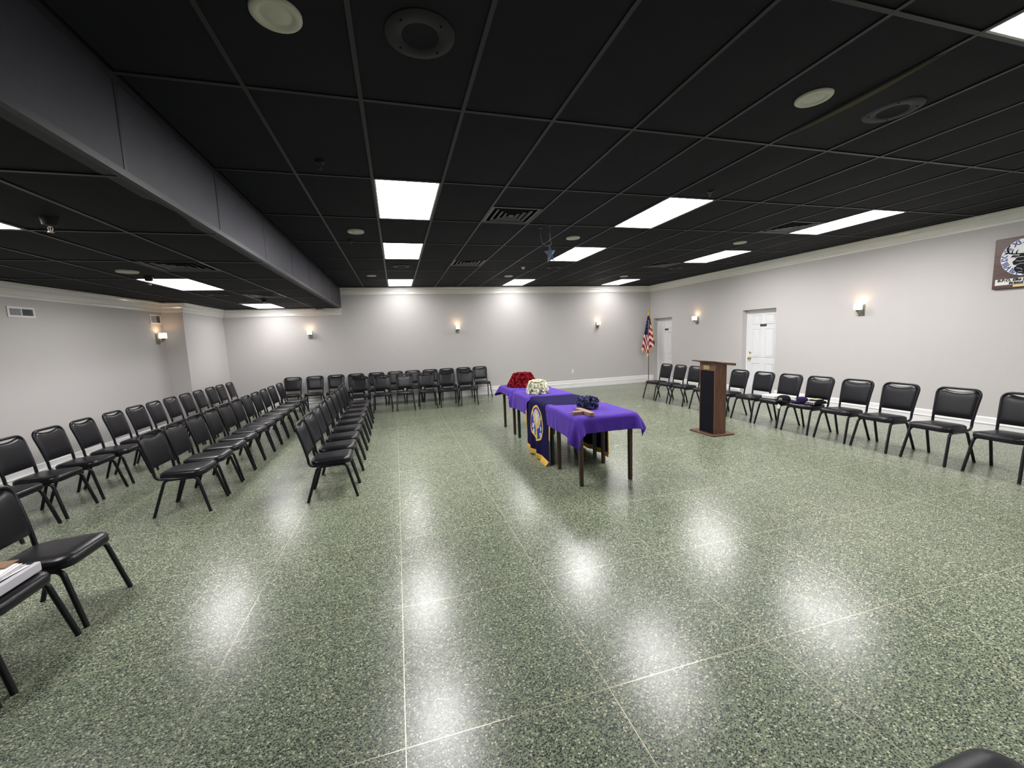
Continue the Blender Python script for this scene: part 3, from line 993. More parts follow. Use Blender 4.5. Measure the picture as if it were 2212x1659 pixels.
head = [(-0.22, -0.15), (-0.10, 0.02), (0.10, 0.02), (0.24, -0.12), (0.22, -0.30), (0.26, -0.55), (0.32, -0.80), (0.20, -0.90), (0.0, -0.92), (-0.2, -0.88), (-0.30, -0.74), (-0.22, -0.50), (-0.26, -0.30)]
hp, hf = [(0.0, -0.45)], []
for i, q in enumerate(head):
    nq = head[(i + 1) % len(head)]
    for s in (0.0, 0.5):
        hp.append((q[0] * (1 - s) + nq[0] * s, q[1] * (1 - s) + nq[1] * s))
nh = len(hp) - 1
mid = [((0.0 + p[0]) / 2, (-0.45 + p[1]) / 2) for p in hp[1:]]
hp += mid
for i in range(nh):
    j = (i + 1) % nh
    hf.append((1 + i, 1 + j, 1 + nh + j, 1 + nh + i)); hf.append((0, 1 + nh + i, 1 + nh + j))
emb(hp, hf, M_GOLDTH, 'elk_head', 0.0072, badge)
for s in (-1, 1):
    main = spline([(s * 0.08, 0.0), (s * 0.30, 0.10), (s * 0.62, 0.30), (s * 0.70, 0.62)])
    emb(*ribbon(main, 0.045), M_GOLDTH, 'antler', 0.0078, badge)
    for a, b_ in (((0.30, 0.10), (0.22, 0.36)), ((0.52, 0.22), (0.44, 0.50)), ((0.66, 0.42), (0.84, 0.56)), ((0.45, 0.18), (0.62, 0.12))):
        emb(*ribbon(spline([(s * a[0], a[1]), (s * (a[0] + b_[0]) / 2 + 0.02 * s, (a[1] + b_[1]) / 2 - 0.02), (s * b_[0], b_[1])], 4), [0.034] * 8 + [0.012]), M_GOLDTH, 'antler_tine', 0.0080, badge)
    emb(*ribbon(spline([(s * 0.20, -0.08), (s * 0.36, -0.04), (s * 0.46, -0.14)], 4), [0.03, 0.045, 0.05, 0.05, 0.045, 0.04, 0.03, 0.02, 0.01]), M_GOLDTH, 'elk_ear', 0.0075, badge)
star = []
for k_ in range(10):
    a = PI / 2 + PI * k_ / 5
    r = 0.10 if k_ % 2 == 0 else 0.04
    star.append((-0.02 + r * math.cos(a), 0.82 + r * math.sin(a)))
emb(star, [tuple(range(10))], M_REDTH, 'emblem_star', 0.006, badge)
for ch, u, v in (('B', -0.62, -0.28), ('P', 0.66, -0.20), ('O', 0.62, -0.56), ('E', -0.55, -0.60)):
    vs_, fs = text_mesh(ch, 0.34, 0, 0.02)
    emb([(u + x, v + y) for x, y, z in vs_], fs, M_WHITETH, 'emblem_letter', 0.0062, badge)

# ================================================================== FLOWERS
def flowers(name, label, loc, prof, n, mt, size, seed, ruff, core):
    r_ = random.Random(seed)
    t = thing(name, label, 'flowers', loc)
    body = [(r * 0.80, z * 0.88 + 0.002) for r, z in prof]
    MB().lathe(body, 20).build('flower_base', core, t, True)
    b = MB()
    H = prof[-1][1]
    # cumulative length of the profile for even spread
    seg = []
    for i in range(len(prof) - 1):
        (r0, z0), (r1, z1) = prof[i], prof[i + 1]
        seg.append(math.hypot(r1 - r0, z1 - z0) * (r0 + r1) / 2)
    tot = sum(seg)
    for _ in range(n):
        q = r_.random() * tot; i = 0
        while q > seg[i] and i < len(seg) - 1: q -= seg[i]; i += 1
        s = q / seg[i]
        (r0, z0), (r1, z1) = prof[i], prof[i + 1]
        r = r0 + (r1 - r0) * s; z = z0 + (z1 - z0) * s
        a = r_.random() * 2 * PI
        nr = Vector((z1 - z0, 0, -(r1 - r0))).normalized() if (z1 - z0 or r1 - r0) else Vector((0, 0, 1))
        N = Vector((nr.x * math.cos(a), nr.x * math.sin(a), nr.z)).normalized()
        if N.dot(Vector((math.cos(a), math.sin(a), 0.6))) < 0: N = -N
        N = (N + Vector((r_.uniform(-.8, .8), r_.uniform(-.8, .8), r_.uniform(-.6, .8)))).normalized()
        p = Vector((r * math.cos(a), r * math.sin(a), max(z, 0.012)))
        U = N.cross(Vector((r_.uniform(-1, 1), r_.uniform(-1, 1), r_.uniform(-1, 1)))).normalized()
        W = N.cross(U)
        L, wd = size * r_.uniform(0.7, 1.25), size * ruff * r_.uniform(0.7, 1.2)
        vs_ = []
        for iu in range(4):
            fu = iu / 3
            for iw in range(3):
                fw = iw / 2 - 0.5
                wdt = wd * math.sin(PI * (0.18 + 0.72 * fu))
                cup = 0.30 * size * (4 * fw * fw) + 0.30 * size * math.sin(fu * PI * 0.9)
                vs_.append(p + U * (L * (fu - 0.5)) + W * (wdt * fw * 2) + N * (cup - 0.2 * size))
        vs_ = [(v.x, v.y, max(v.z, 0.001)) for v in vs_]
        fs = [(iu * 3 + iw, iu * 3 + iw + 1, iu * 3 + iw + 4, iu * 3 + iw + 3) for iu in range(3) for iw in range(2)]
        b.add(vs_, fs)
    o = b.build('petals', mt, t, True)
    o['kind'] = 'stuff'
    return t
ZTC = ZT + 0.0155
flowers('flower_arrangement', 'large flared mound of deep red flowers on the farthest purple table', (2.18, 4.05, ZTC),
        [(0.245, 0.0), (0.232, 0.05), (0.185, 0.12), (0.150, 0.185), (0.146, 0.205), (0.02, 0.208)], 560, M_REDPET, 0.066, 21, 0.50, M_REDPET)
flowers('flower_arrangement', 'mound of cream white flowers on the purple table beside the red ones', (2.115, 3.08, ZTC),
        [(0.150, 0.0), (0.148, 0.04), (0.130, 0.12), (0.105, 0.175), (0.02, 0.19)], 260, M_WHPET, 0.060, 22, 0.26, M_WHPET)
flowers('flower_arrangement', 'squat bunch of dark blue flowers on the nearest purple table', (2.20, 1.56, ZTC),
        [(0.098, 0.0), (0.106, 0.05), (0.102, 0.095), (0.085, 0.118), (0.02, 0.12)], 240, M_BLPET, 0.052, 23, 0.42, M_BLPET)

# ---- wooden piece on the near table
t = thing('wooden_block', 'raw pine T-shaped wooden block with a thin rod, beside blue flowers', 'wood block', (2.0, 1.33, ZTC))
bar = []
dirv = Vector((-0.02, -0.41, 0)).normalized()
L2 = 0.40
pb = MB()
hw_ = 0.033
out = []
for k_ in range(9):
    a = -PI / 2 + PI * k_ / 8
    out.append((0.165 + hw_ * math.cos(a), hw_ * math.sin(a)))
out += [(-0.165, hw_), (-0.165, -hw_)]
ca, sa = math.cos(-1.55), math.sin(-1.55)
poly = [(0.035 + x * ca - y * sa, -0.02 + x * sa + y * ca) for x, y in out]
pb.prism(poly, 0.0, 0.036).build('bar', M_RAWWOOD, t)
MB().bevbox(-0.115, 0.0, -0.075, -0.020, 0.0, 0.034, 0.003).build('side_block', M_RAWWOOD, t)
MB().tube([(-0.112, -0.045, 0.018), (-0.165, -0.040, 0.018)], 0.0045, 8).build('rod', M_RAWWOOD, t, True, 40)

# ================================================================== LECTERN
t = thing('lectern', 'walnut lectern with black grille front and brass plaque, standing before the chairs', 'lectern', (4.8, 2.5, 0))
def L(x): return x - 4.8
def LY(y): return y - 2.5
MB().bevbox(L(4.62), L(5.03), LY(2.275), LY(2.79), 0, 0.026, 0.005).build('base_board', M_WALNUT, t)
b = MB()
x0, x1, y0, y1 = L(4.69), L(4.905), LY(2.335), LY(2.655)
zf_, zb_ = 1.128, 1.082
ti = 0.014
b.prism([(x0, 0.026), (x1, 0.026), (x1, zb_), (x0, zf_)], y0, y0 + ti, 'y')
b.build('side_panel', M_WALNUT, t)
b = MB(); b.prism([(x0, 0.026), (x1, 0.026), (x1, zb_), (x0, zf_)], y1 - ti, y1, 'y'); b.build('side_panel', M_WALNUT, t)
MB().box(x0, x0 + 0.014, y0 + ti, y1 - ti, 1.0, zf_ - 0.004).build('front_header', M_WALNUT, t)
MB().box(x0 + 0.004, x0 + 0.012, y0 + ti, y1 - ti, 0.026, 1.0).build('grille_cloth', M_CLOTHSPK, t)
MB().box(x1 - 0.014, x1, y0 + ti, y1 - ti, 0.026, 0.35).build('back_panel', M_WALNUT, t)
MB().box(x0 + 0.02, x1, y0 + ti, y1 - ti, 0.70, 0.715).build('shelf', M_WALNUT, t)
MB().bevbox(x0 - 0.003, x0 + 0.001, LY(2.45), LY(2.575), 1.015, 1.080, 0.001).build('plaque', M_PLAQ, t)
b = MB()
tx0, tx1 = L(4.65), L(5.05)
za, zb2 = 1.137, 1.068
b.prism([(tx0, za), (tx1, zb2 - 0.004), (tx1, zb2 + 0.020), (tx0, za + 0.016)], LY(2.31), LY(2.79), 'y')
b.build('reading_board', M_WALNUT, t)
b = MB(); b.prism([(tx1 - 0.018, zb2 + 0.018), (tx1, zb2 + 0.016), (tx1, zb2 + 0.034), (tx1 - 0.018, zb2 + 0.036)], LY(2.31), LY(2.79), 'y'); b.build('book_ledge', M_WALNUT, t)

# ================================================================== FLAG
t = thing('flag_on_stand', 'American flag with gold fringe on a wooden pole in the far corner', 'flag', (7.70, 8.45, 0))
MB().lathe([(0.14, 0), (0.14, 0.02), (0.12, 0.035), (0.05, 0.05), (0.03, 0.09), (0.016, 0.10)], 24).build('stand_base', M_BRASS, t, True, 40)
MB().tube([(0, 0, 0.05), (0, 0, 2.23)], 0.0125, 12).build('pole', M_POLE, t, True, 40)
MB().lathe([(0.010, 2.22), (0.014, 2.235), (0.020, 2.25), (0.030, 2.275), (0.033, 2.295), (0.028, 2.315), (0.012, 2.328), (0.002, 2.33)], 16).build('finial', M_BRASS, t, True)
# hanging folds: a pleated sheet wrapped round the pole; a across, v down
NA, NV = 72, 110
z_top = 2.12
def flag_pt(a, v):
    # a 0..1 across the folds, v 0..1 down
    zbot = 0.93 + 0.14 * abs(math.sin(a * PI * 2.0 + 0.4)) + (0.22 * (a - 0.62) / 0.38 if a > 0.62 else 0) - (0.13 if 0.44 < a < 0.56 else 0)
    z = z_top + (zbot - z_top) * v
    spread = 0.028 + 0.175 * min(1, v * 1.15) ** 0.85
    # horizontal position in the wall-facing plane; camera looks along (+x,+y)
    e1 = Vector((0.83, -0.56, 0)); e2 = Vector((-0.56, -0.83, 0))
    h = (a - 0.5) * 1.55 * spread - 0.05 * v * (1 - a)
    fold = 0.42 * spread * math.sin(a * PI * 5.0) + 0.02
    p = e1 * h + e2 * (0.02 + fold * 0.55)
    return (p.x, p.y, z)
b = MB()
vs_ = [flag_pt(i / NA, j / NV) for j in range(NV + 1) for i in range(NA + 1)]
fs, mis = [], []
for j in range(NV):
    for i in range(NA):
        a, v = (i + 0.5) / NA, (j + 0.5) / NV
        fs.append((j * (NA + 1) + i, j * (NA + 1) + i + 1, (j + 1) * (NA + 1) + i + 1, (j + 1) * (NA + 1) + i))
        z = z_top - v * 1.15
        lim = 0.455 + 0.10 * math.sin(a * 5 + 0.6)
        if v < lim * (0.75 if a > 0.78 else 1.0):
            mis.append(2)
        else:
            st = v * 5.2 - (1.9 * (a - 0.35) if a > 0.35 else -3.0 * (0.35 - a))
            mis.append(0 if (st % 1.0) < 0.52 else 1)
b.v, b.f, b.mi = vs_, fs, mis
fo = b.build('flag_cloth', [M_FLAGR, M_FLAGW, M_FLAGB], t, True)
so = fo.modifiers.new('thickness', 'SOLIDIFY'); so.thickness = 0.002; so.offset = 0
# stars on the canton
for row in range(7):
    for a in (0.18, 0.50, 0.62):
        v = 0.13 + row * 0.05 + (0.02 if a == 0.62 else 0)
        if a == 0.18 and row % 2: continue
        c = Vector(flag_pt(a, v)); c2 = Vector(flag_pt(a + 0.01, v)); c3 = Vector(flag_pt(a, v + 0.01))
        ux = (c2 - c).normalized(); uy = (c - c3).normalized()
        nn = ux.cross(uy).normalized()
        if nn.dot(Vector((-0.56, -0.83, 0))) < 0: nn = -nn
        sp = []
        for k_ in range(10):
            an = PI / 2 + PI * k_ / 5
            r = 0.022 if k_ % 2 == 0 else 0.010
            sp.append(c + nn * 0.004 + ux * (r * math.cos(an)) + uy * (r * math.sin(an)))
        sb = MB(); sb.add([tuple(q) for q in sp] + [tuple(q + nn * 0.001) for q in sp], [tuple(range(10)), tuple(range(10, 20))])
        sb.build('flag_star', M_FLAGW, fo)
b = MB()
for i in range(NA * 2):
    a = i / (NA * 2 - 1)
    p = Vector(flag_pt(a, 1.0))
    b.box(p.x - 0.003, p.x + 0.003, p.y - 0.003, p.y + 0.003, p.z - 0.035, p.z + 0.006)
for j in range(0, NV * 2):
    v = j / (NV * 2 - 1)
    p = Vector(flag_pt(1.0, v))
    b.box(p.x, p.x + 0.016, p.y - 0.013, p.y, p.z - 0.008, p.z + 0.006)
o = b.build('flag_fringe', M_GOLD, t); o['kind'] = 'stuff'; o['label'] = 'gold fringe'
MB().lathe([(0.018, 2.235), (0.024, 2.18), (0.028, 2.10), (0.026, 2.06)], 12).build('pole_sleeve', M_GOLD, t, True)

# ================================================================== SCONCES
def make_sconce():
    t = thing('wall_sconce', 'x', 'sconce')     # local: wall at x=0, +x out of the wall, z=0 at plate centre
    MB().bevbox(0, 0.016, -0.052, 0.052, -0.10, 0.10, 0.005).build('back_plate', M_NICKEL, t)
    MB().bevbox(0.016, 0.028, -0.034, 0.034, -0.082, 0.082, 0.004).build('raised_plate', M_NICKEL, t)
    MB().tube(arc_path([(0.02, 0, -0.045), (0.10, 0, -0.045), (0.10, 0, -0.01)], 0.02, 4), 0.010, 8).build('arm', M_NICKEL, t, True, 40)
    MB().lathe([(0.012, -0.030), (0.022, -0.020), (0.030, -0.008), (0.036, 0.004), (0.036, 0.010)], 16, (0.10, 0, 0)).build('cup', M_NICKEL, t, True, 40)
    b = MB()
    s, th_ = 0.047, 0.005
    def sq(h, z, k_=0.008):
        return [(0.10 + x, y, z) for x, y in ((-h + k_, -h), (h - k_, -h), (h, -h + k_), (h, h - k_), (h - k_, h), (-h + k_, h), (-h, h - k_), (-h, -h + k_))]
    b.loft([sq(s - 0.004, 0.008), sq(s, 0.014), sq(s, 0.112), sq(s - th_, 0.112), sq(s - th_, 0.018), sq(s - 0.012, 0.016)])
    b.build('glass_shade', M_SHADE, t)
    return t
sc0 = make_sconce()
register(sc0)
SC = [((-2.0, YF, 1.885), -PI / 2, 'lit glass sconce at the left on the far wall, under the lower ceiling'),
      ((1.79, YF, 1.90), -PI / 2, 'lit glass sconce in the middle of the far wall'),
      ((6.14, YF, 1.885), -PI / 2, 'lit glass sconce on the far wall nearest the flag'),
      ((xr(6.74), 6.74, 1.88), PI + 0.02, 'lit glass sconce on the right wall between the two doors'),
      ((xr(2.68), 2.68, 1.86), PI + 0.02, 'lit glass sconce on the right wall between the door and the clock'),
      ((xl(6.66), 6.66, 1.86), -0.09, 'lit glass sconce on the left wall beside the column')]
for i, (loc, rz, lab) in enumerate(SC):
    if i == 0:
        sc0.location = loc; sc0.rotation_euler = (0, 0, rz); sc0['label'] = lab; sc0['group'] = 'wall sconces'
    else:
        dup(sc0, loc, rz, lab, 'wall sconces')
    ld = bpy.data.lights.new('sconce_bulb', 'POINT')
    ld.energy = SCONCE_WATTS; ld.color = (1.0, 0.62, 0.36); ld.shadow_soft_size = 0.03
    lo = bpy.data.objects.new('sconce_bulb', ld); COL.objects.link(lo)
    lo.parent = bpy.data.objects[sc0.name] if i == 0 else [o for o in bpy.data.objects if o.get('label') == lab][0]
    lo.location = (0.10, 0, 0.085)

# ================================================================== CEILING FIXTURES
def make_light():
    t = thing('ceiling_light', 'x', 'ceiling light')
    g = 0.012
    b = MB()
    x0, x1, y0, y1 = g, FT2 - g, g, FT4 - g
    fw = 0.014
    for r in ((x0, x1, y0, y0 + fw), (x0, x1, y1 - fw, y1), (x0, x0 + fw, y0 + fw, y1 - fw), (x1 - fw, x1, y0 + fw, y1 - fw)):
        b.box(*r, 0.002, 0.05)
    b.box(x0, x1, y0, y1, 0.05, 0.056)
    b.build('frame', M_LFRAME, t)
    MB().box(x0 + fw, x1 - fw, y0 + fw, y1 - fw, 0.008, 0.012).build('diffuser', M_PANEL, t)
    return t
lt0 = make_light()
register(lt0)
ROWN = {-2: 'row above the viewer', 1: 'nearest visible row', 3: 'second visible row', 6: 'row by the far wall'}
COLN = {0: 'left column', 5: 'middle column', 10: 'right column'}
n_l = 0
for c, r in LIGHTS_MAIN:
    lab = f'glowing rectangular ceiling light, {COLN[c]}, {ROWN[r]} of the main ceiling'
    if (c, r) == (5, -2): lab = 'glowing rectangular ceiling light cut off at the top right corner'
    if n_l == 0:
        lt0.location = (FT2 * c, FT4 * r, ZC); lt0['label'] = lab; lt0['group'] = 'main ceiling lights'
    else:
        dup(lt0, (FT2 * c, FT4 * r, ZC), 0, lab, 'main ceiling lights')
    n_l += 1
for c, r in LIGHTS_LOW:
    lab = {-3: 'glowing ceiling light of the lower ceiling above the viewer', 0: 'glowing ceiling light cut by the left edge, in the lower ceiling',
           3: 'glowing ceiling light of the lower ceiling before the wall register', 6: 'glowing ceiling light of the lower ceiling by the far wall'}[r]
    dup(lt0, (FT2 * c, FT4 * r, ZL), 0, lab, 'lower ceiling lights')

low_mesh = None
for o in [o for o in bpy.data.objects if o.name.startswith('diffuser') and o.parent and o.parent.location.x < -2 and o.parent.location.y < 7.0]:
    if low_mesh is None:
        low_mesh = o.data.copy(); low_mesh.materials[0] = M_PANELL
    o.data = low_mesh
dim_mesh = None
for o in [o for o in bpy.data.objects if o.name.startswith('diffuser') and o.parent and o.parent.location.y > 7.0]:
    if dim_mesh is None:
        dim_mesh = o.data.copy(); dim_mesh.materials[0] = M_PANELF
    o.data = dim_mesh

def make_can():
    t = thing('recessed_downlight', 'x', 'downlight')
    MB().lathe([(0.103, 0.006), (0.103, -0.008), (0.098, -0.014), (0.082, -0.016), (0.074, -0.013), (0.068, -0.007), (0.062, -0.005)], 32, cap0=False, cap1=False).build('trim_ring', M_CAN, t, True, 50)
    MB().lathe([(0.063, -0.005), (0.050, -0.007), (0.040, -0.012), (0.020, -0.013), (0.004, -0.0132)], 24, cap0=False).build('lens', M_CAN, t, True)
    return t
can0 = make_can(); register(can0)
CANS = [((-0.30, -0.60, ZC), 'unlit ivory downlight cut by the top edge of the picture'),
        ((2.745, -0.60, ZC), 'unlit ivory downlight in the near ceiling at the upper right'),
        ((-0.30, 3.05, ZC), 'small ivory downlight left of the first light panel, by the bulkhead'),
        ((2.74, 3.05, ZC), 'small ivory downlight right of the hanging star'),
        ((5.80, 3.05, ZC), 'small ivory downlight above the right light panel near the right wall'),
        ((-0.31, 6.72, ZC), 'small ivory downlight near the far end of the bulkhead'),
        ((2.76, 6.76, ZC), 'small ivory downlight beside the middle panel at the far wall'),
        ((5.83, 6.76, ZC), 'small ivory downlight beside the right panel at the far wall'),
        ((-2.79, 3.05, ZL), 'small ivory downlight in the lower left ceiling')]
for i, (p, lab) in enumerate(CANS):
    if i == 0: can0.location = p; can0['label'] = lab; can0['group'] = 'recessed downlights'
    else: dup(can0, p, 0, lab, 'recessed downlights')

def make_spk():
    t = thing('ceiling_speaker', 'x', 'speaker')
    MB().lathe([(0.162, 0.006), (0.162, -0.003), (0.154, -0.008), (0.090, -0.010), (0.086, -0.006)], 40, cap0=False, cap1=False).build('rim', M_SPK, t, True, 50)
    MB().lathe([(0.088, -0.006), (0.05, -0.004), (0.004, -0.003)], 32, cap0=False).build('grille', M_TILE, t, True)
    for k_ in range(4):
        a = PI / 4 + PI / 2 * k_
        MB().lathe([(0.005, -0.008), (0.005, -0.012), (0.002, -0.013)], 8, (0.125 * math.cos(a), 0.125 * math.sin(a), 0)).build('screw', M_DARK, t)
    return t
sp0 = make_spk(); register(sp0)
SPK = [((0.31, -0.605, ZC), 'black round ceiling speaker at the top, left of centre'),
       ((3.46, -0.59, ZC), 'black round ceiling speaker at the upper right'),
       ((0.30, 5.56, ZC), 'black round ceiling speaker between the two farthest left panels'),
       ((3.43, 5.56, ZC), 'black round ceiling speaker behind the hanging star'),
       ((6.42, 5.52, ZC), 'black round ceiling speaker near the far right corner'),
       ((-2.77, 5.50, ZL), 'black round speaker in the lower left ceiling')]
for i, (p, lab) in enumerate(SPK):
    if i == 0: sp0.location = p; sp0['label'] = lab; sp0['group'] = 'ceiling speakers'
    else: dup(sp0, p, 0, lab, 'ceiling speakers')

def make_diff():
    t = thing('air_diffuser', 'x', 'air vent')
    b = MB(); e = FT2 / 2 - 0.013
    b.box(-e, e, -e, e, 0.05, 0.054)
    b.build('duct_plate', M_DARK, t)
    h0 = e
    for k_, (o_, i_) in enumerate(((e, 0.255), (0.215, 0.185), (0.150, 0.120), (0.088, 0.058))):
        b = MB()
        zo, zi = (0.004, 0.008) if k_ == 0 else (0.004, 0.014)
        def sqr(h, z): return [(-h, -h, z), (h, -h, z), (h, h, z), (-h, h, z)]
        b.loft([sqr(o_, zo), sqr(i_, zi), sqr(i_, zi + 0.003), sqr(o_, zo + 0.003)], False, False)
        vs_ = sqr(o_, zo) + sqr(o_, zo + 0.003)
        b.add(vs_, [(0, 1, 5, 4), (1, 2, 6, 5), (2, 3, 7, 6), (3, 0, 4, 7)])
        b.build('louver', M_BLADE, t)
    MB().box(-0.028, 0.028, -0.028, 0.028, 0.004, 0.008).build('centre_plate', M_BLADE, t)
    return t
df0 = make_diff(); register(df0)
DF = [((2, 1, 1), ZC, 'black square air vent right of the first light panel'),
      ((2, 4, 0), ZC, 'black square air vent farther back, left of the hanging star'),
      ((9, 1, 1), ZC, 'black square air vent beside the right-hand light panel'),
      ((9, 4, 0), ZC, 'black square air vent in front of the far right light panel'),
      ((-4, 2, 0), ZL, 'black square air vent in the lower ceiling, nearer one'),
      ((-4, 4, 1), ZL, 'black square air vent in the lower ceiling, farther one')]
for i, ((c, r, h), z, lab) in enumerate(DF):
    p = (FT2 * (c + 0.5), FT4 * r + FT2 * (h + 0.5), z)
    if i == 0: df0.location = p; df0['label'] = lab; df0['group'] = 'square air vents'
    else: dup(df0, p, 0, lab, 'square air vents')

def make_sprinkler(name, label, loc, big=False):
    t = thing(name, label, 'sprinkler', loc, group='sprinklers')
    s = 1.35 if big else 1.0
    MB().lathe([(0.034 * s, 0.0), (0.034 * s, -0.004), (0.028 * s, -0.012 if not big else -0.05), (0.014, -0.016 if not big else -0.055)], 16).build('escutcheon', M_SPK, t, True, 40)
    zz = -0.016 if not big else -0.055
    b = MB()
    for sx in (-1, 1):
        b.tube([(0.008 * sx, 0, zz), (0.014 * sx, 0, zz - 0.018), (0.006 * sx, 0, zz - 0.036)], 0.003, 6)
    b.build('frame_arms', M_BULB if big else M_SPK, t)
    b = MB(); b.lathe([(0.016, zz - 0.038), (0.016, zz - 0.041), (0.004, zz - 0.042)], 12).build('deflector', M_BULB if big else M_SPK, t)
    MB().tube([(0, 0, zz), (0, 0, zz - 0.036)], 0.003, 6).build('glass_bulb', M_BULB, t)
make_sprinkler('sprinkler_head', 'small dark sprinkler left of the first light panel', (-0.378, 0.937, ZC))
make_sprinkler('sprinkler_head', 'small dark sprinkler before the middle light panel', (3.37, 0.985, ZC))
make_sprinkler('sprinkler_head', 'small dark sprinkler beside the bulkhead, past the downlight', (-0.415, 3.566, ZC))
make_sprinkler('sprinkler_head', 'sprinkler hanging in the lower ceiling by the left edge, metal tip', (-2.077, 0.843, ZL), True)
make_sprinkler('sprinkler_head', 'sprinkler before the nearer light of the lower ceiling', (-2.79, 3.463, ZL), True)
make_sprinkler('sprinkler_head', 'sprinkler before the farther light of the lower ceiling', (-2.324, 6.384, ZL), True)
t = thing('smoke_detector', 'small ivory detector in the ceiling left of the far middle panel', 'detector', (2.747, 5.557, ZC))
MB().lathe([(0.045, 0.0), (0.045, -0.010), (0.030, -0.016)], 20).build('mount', M_CAN, t, True, 40)
MB().lathe([(0.026, -0.016), (0.028, -0.034), (0.018, -0.046), (0.004, -0.048)], 20).build('sensor', M_CAN, t, True, 40)
t = thing('hanging_plate', 'pale disc hanging on a short rod below the lower ceiling', 'fixture', (-2.72, 6.60, ZL))
MB().tube([(0, 0, 0), (0, 0, -0.052)], 0.010, 8).build('rod', M_BLADE, t)
MB().lathe([(0.004, -0.048), (0.10, -0.052), (0.105, -0.058), (0.10, -0.064), (0.004, -0.066)], 28).build('disc', M_CAN, t, True, 40)

# ---- hanging star lantern
t = thing('star_lantern', 'blue glass star lantern hanging from ceiling hooks on a wire', 'lantern', (2.15, 2.49, ZC))
hk = MB(); hk.tube([(0.005, 0, 0.0), (0.005, 0, -0.09)], 0.006, 8); hk.lathe([(0.02, 0), (0.02, -0.006), (0.006, -0.012)], 12)
hk.build('ceiling_hook', M_BLADE, t)
hk = MB(); hk.tube([(-0.10, 0.08, 0.0), (-0.10, 0.08, -0.10)], 0.008, 8); hk.lathe([(0.025, 0), (0.025, -0.008), (0.008, -0.02)], 12, (-0.10, 0.08, 0))
hk.build('ceiling_hook', M_BLADE, t)
hk = MB()
for k_ in range(5):
    z0 = -0.09 - k_ * 0.022
    pts = []
    for q in range(12):
        a = 2 * PI * q / 12
        pts.append((0.005 + (0.006 * math.cos(a) if k_ % 2 else 0), 0.006 * math.cos(a) if not k_ % 2 else 0, z0 - 0.012 + 0.014 * math.sin(a)))
    hk.tube(pts, 0.0022, 6, closed=True)
hk.build('chain', M_WIRE, t, True)
wp = arc_path([(-0.10, 0.08, -0.10), (-0.085, 0.06, -0.20), (-0.05, 0.02, -0.245), (-0.01, 0, -0.25), (0.03, 0, -0.225), (0.02, 0, -0.195), (0.005, 0, -0.19)], 0.02, 4)
MB().tube(wp, 0.0035, 6).build('wire_loop', M_WIRE, t, True)
sv, sf = [], []
cz = -0.355
for k_ in range(10):
    a = PI / 2 + PI * k_ / 5 + 0.12
    r = 0.125 if k_ % 2 == 0 else 0.052
    sv.append((r * 0.72 * math.cos(a), 0.0 + 0.25 * r * math.cos(a), cz + r * math.sin(a)))
sv += [(0.012, -0.05, cz), (-0.012, 0.05, cz)]
for k_ in range(10):
    sf += [(k_, (k_ + 1) % 10, 10), ((k_ + 1) % 10, k_, 11)]
MB().add(sv, sf).build('star_body', M_STARGL, t)
ld_ = MB()
for k_ in range(10):
    ld_.tube([sv[k_], sv[(k_ + 1) % 10]], 0.0022, 5)
    ld_.tube([sv[k_], sv[10]], 0.002, 5)
ld_.build('lead_edges', M_WIRE, t)

# ---- emergency light
t = thing('emergency_light', 'grey twin-head emergency light under the bulkhead end', 'emergency light', (-1.69, YF - 0.20, 2.55))
MB().bevbox(-0.12, 0.12, -0.035, 0.035, -0.045, 0.004, 0.006).build('housing', mat('grey_plastic', (0.30, 0.30, 0.30), 0.5), t)
for s in (-1, 1):
    b = MB(); b.lathe([(0.024, 0.0), (0.036, -0.02), (0.044, -0.06), (0.038, -0.064)], 14, (s * 0.115, -0.02, -0.050), 'y')
    b.build('lamp_head', M_WHITE, t, True, 40)

# ---- wall registers
def register_vent(y0, y1, z0, z1, label, ncol):
    yc = (y0 + y1) / 2
    t = thing('wall_register', label, 'wall vent', (xl(yc), yc, (z0 + z1) / 2), -0.09, group='white wall registers')
    hy, hz = (y1 - y0) / 2, (z1 - z0) / 2
    b = MB(); f_ = 0.026
    for r in ((-hy, hy, -hz, -hz + f_), (-hy, hy, hz - f_, hz), (-hy, -hy + f_, -hz + f_, hz - f_), (hy - f_, hy, -hz + f_, hz - f_), (-0.007, 0.007, -hz + f_, hz - f_)):
        b.bevbox(0.0, 0.012, r[0], r[1], r[2], r[3], 0.002)
    b.build('frame', M_WHITE, t)
    MB().box(-0.002, 0.001, -hy + f_, hy - f_, -hz + f_, hz - f_).build('duct', M_DUCT, t)
    n = 12
    for k_ in range(n):
        y = -hy + f_ + (2 * hy - 2 * f_) * (k_ + 0.5) / n
        if abs(y) < 0.012: continue
        b = MB(); tw_ = 0.5 if y < 0 else -0.5
        b.prism([(0.001, y - 0.006), (0.009, y - 0.006 + 0.008 * (1 if tw_ > 0 else -1)), (0.009, y - 0.004 + 0.008 * (1 if tw_ > 0 else -1)), (0.001, y - 0.004)], -hz + f_, hz - f_)
        b.build('fin', M_GREYMETAL, t)
register_vent(3.92, 4.28, 2.13, 2.265, 'white wall register at the far left edge under the crown moulding', 2)
register_vent(6.52, 6.84, 2.145, 2.325, 'white wall register above the sconce on the left wall', 2)

# ---- outlet on the far wall
t = thing('wall_outlet', 'white outlet plate low on the far wall', 'outlet', (5.278, YF, 0.505))
MB().bevbox(-0.036, 0.036, -0.006, 0, -0.058, 0.058, 0.003).build('cover_plate', M_WHITE, t)
for s in (-1, 1):
    MB().bevbox(-0.017, 0.017, -0.008, -0.005, s * 0.022 - 0.014, s * 0.022 + 0.014, 0.002).build('socket', M_CARDW, t)

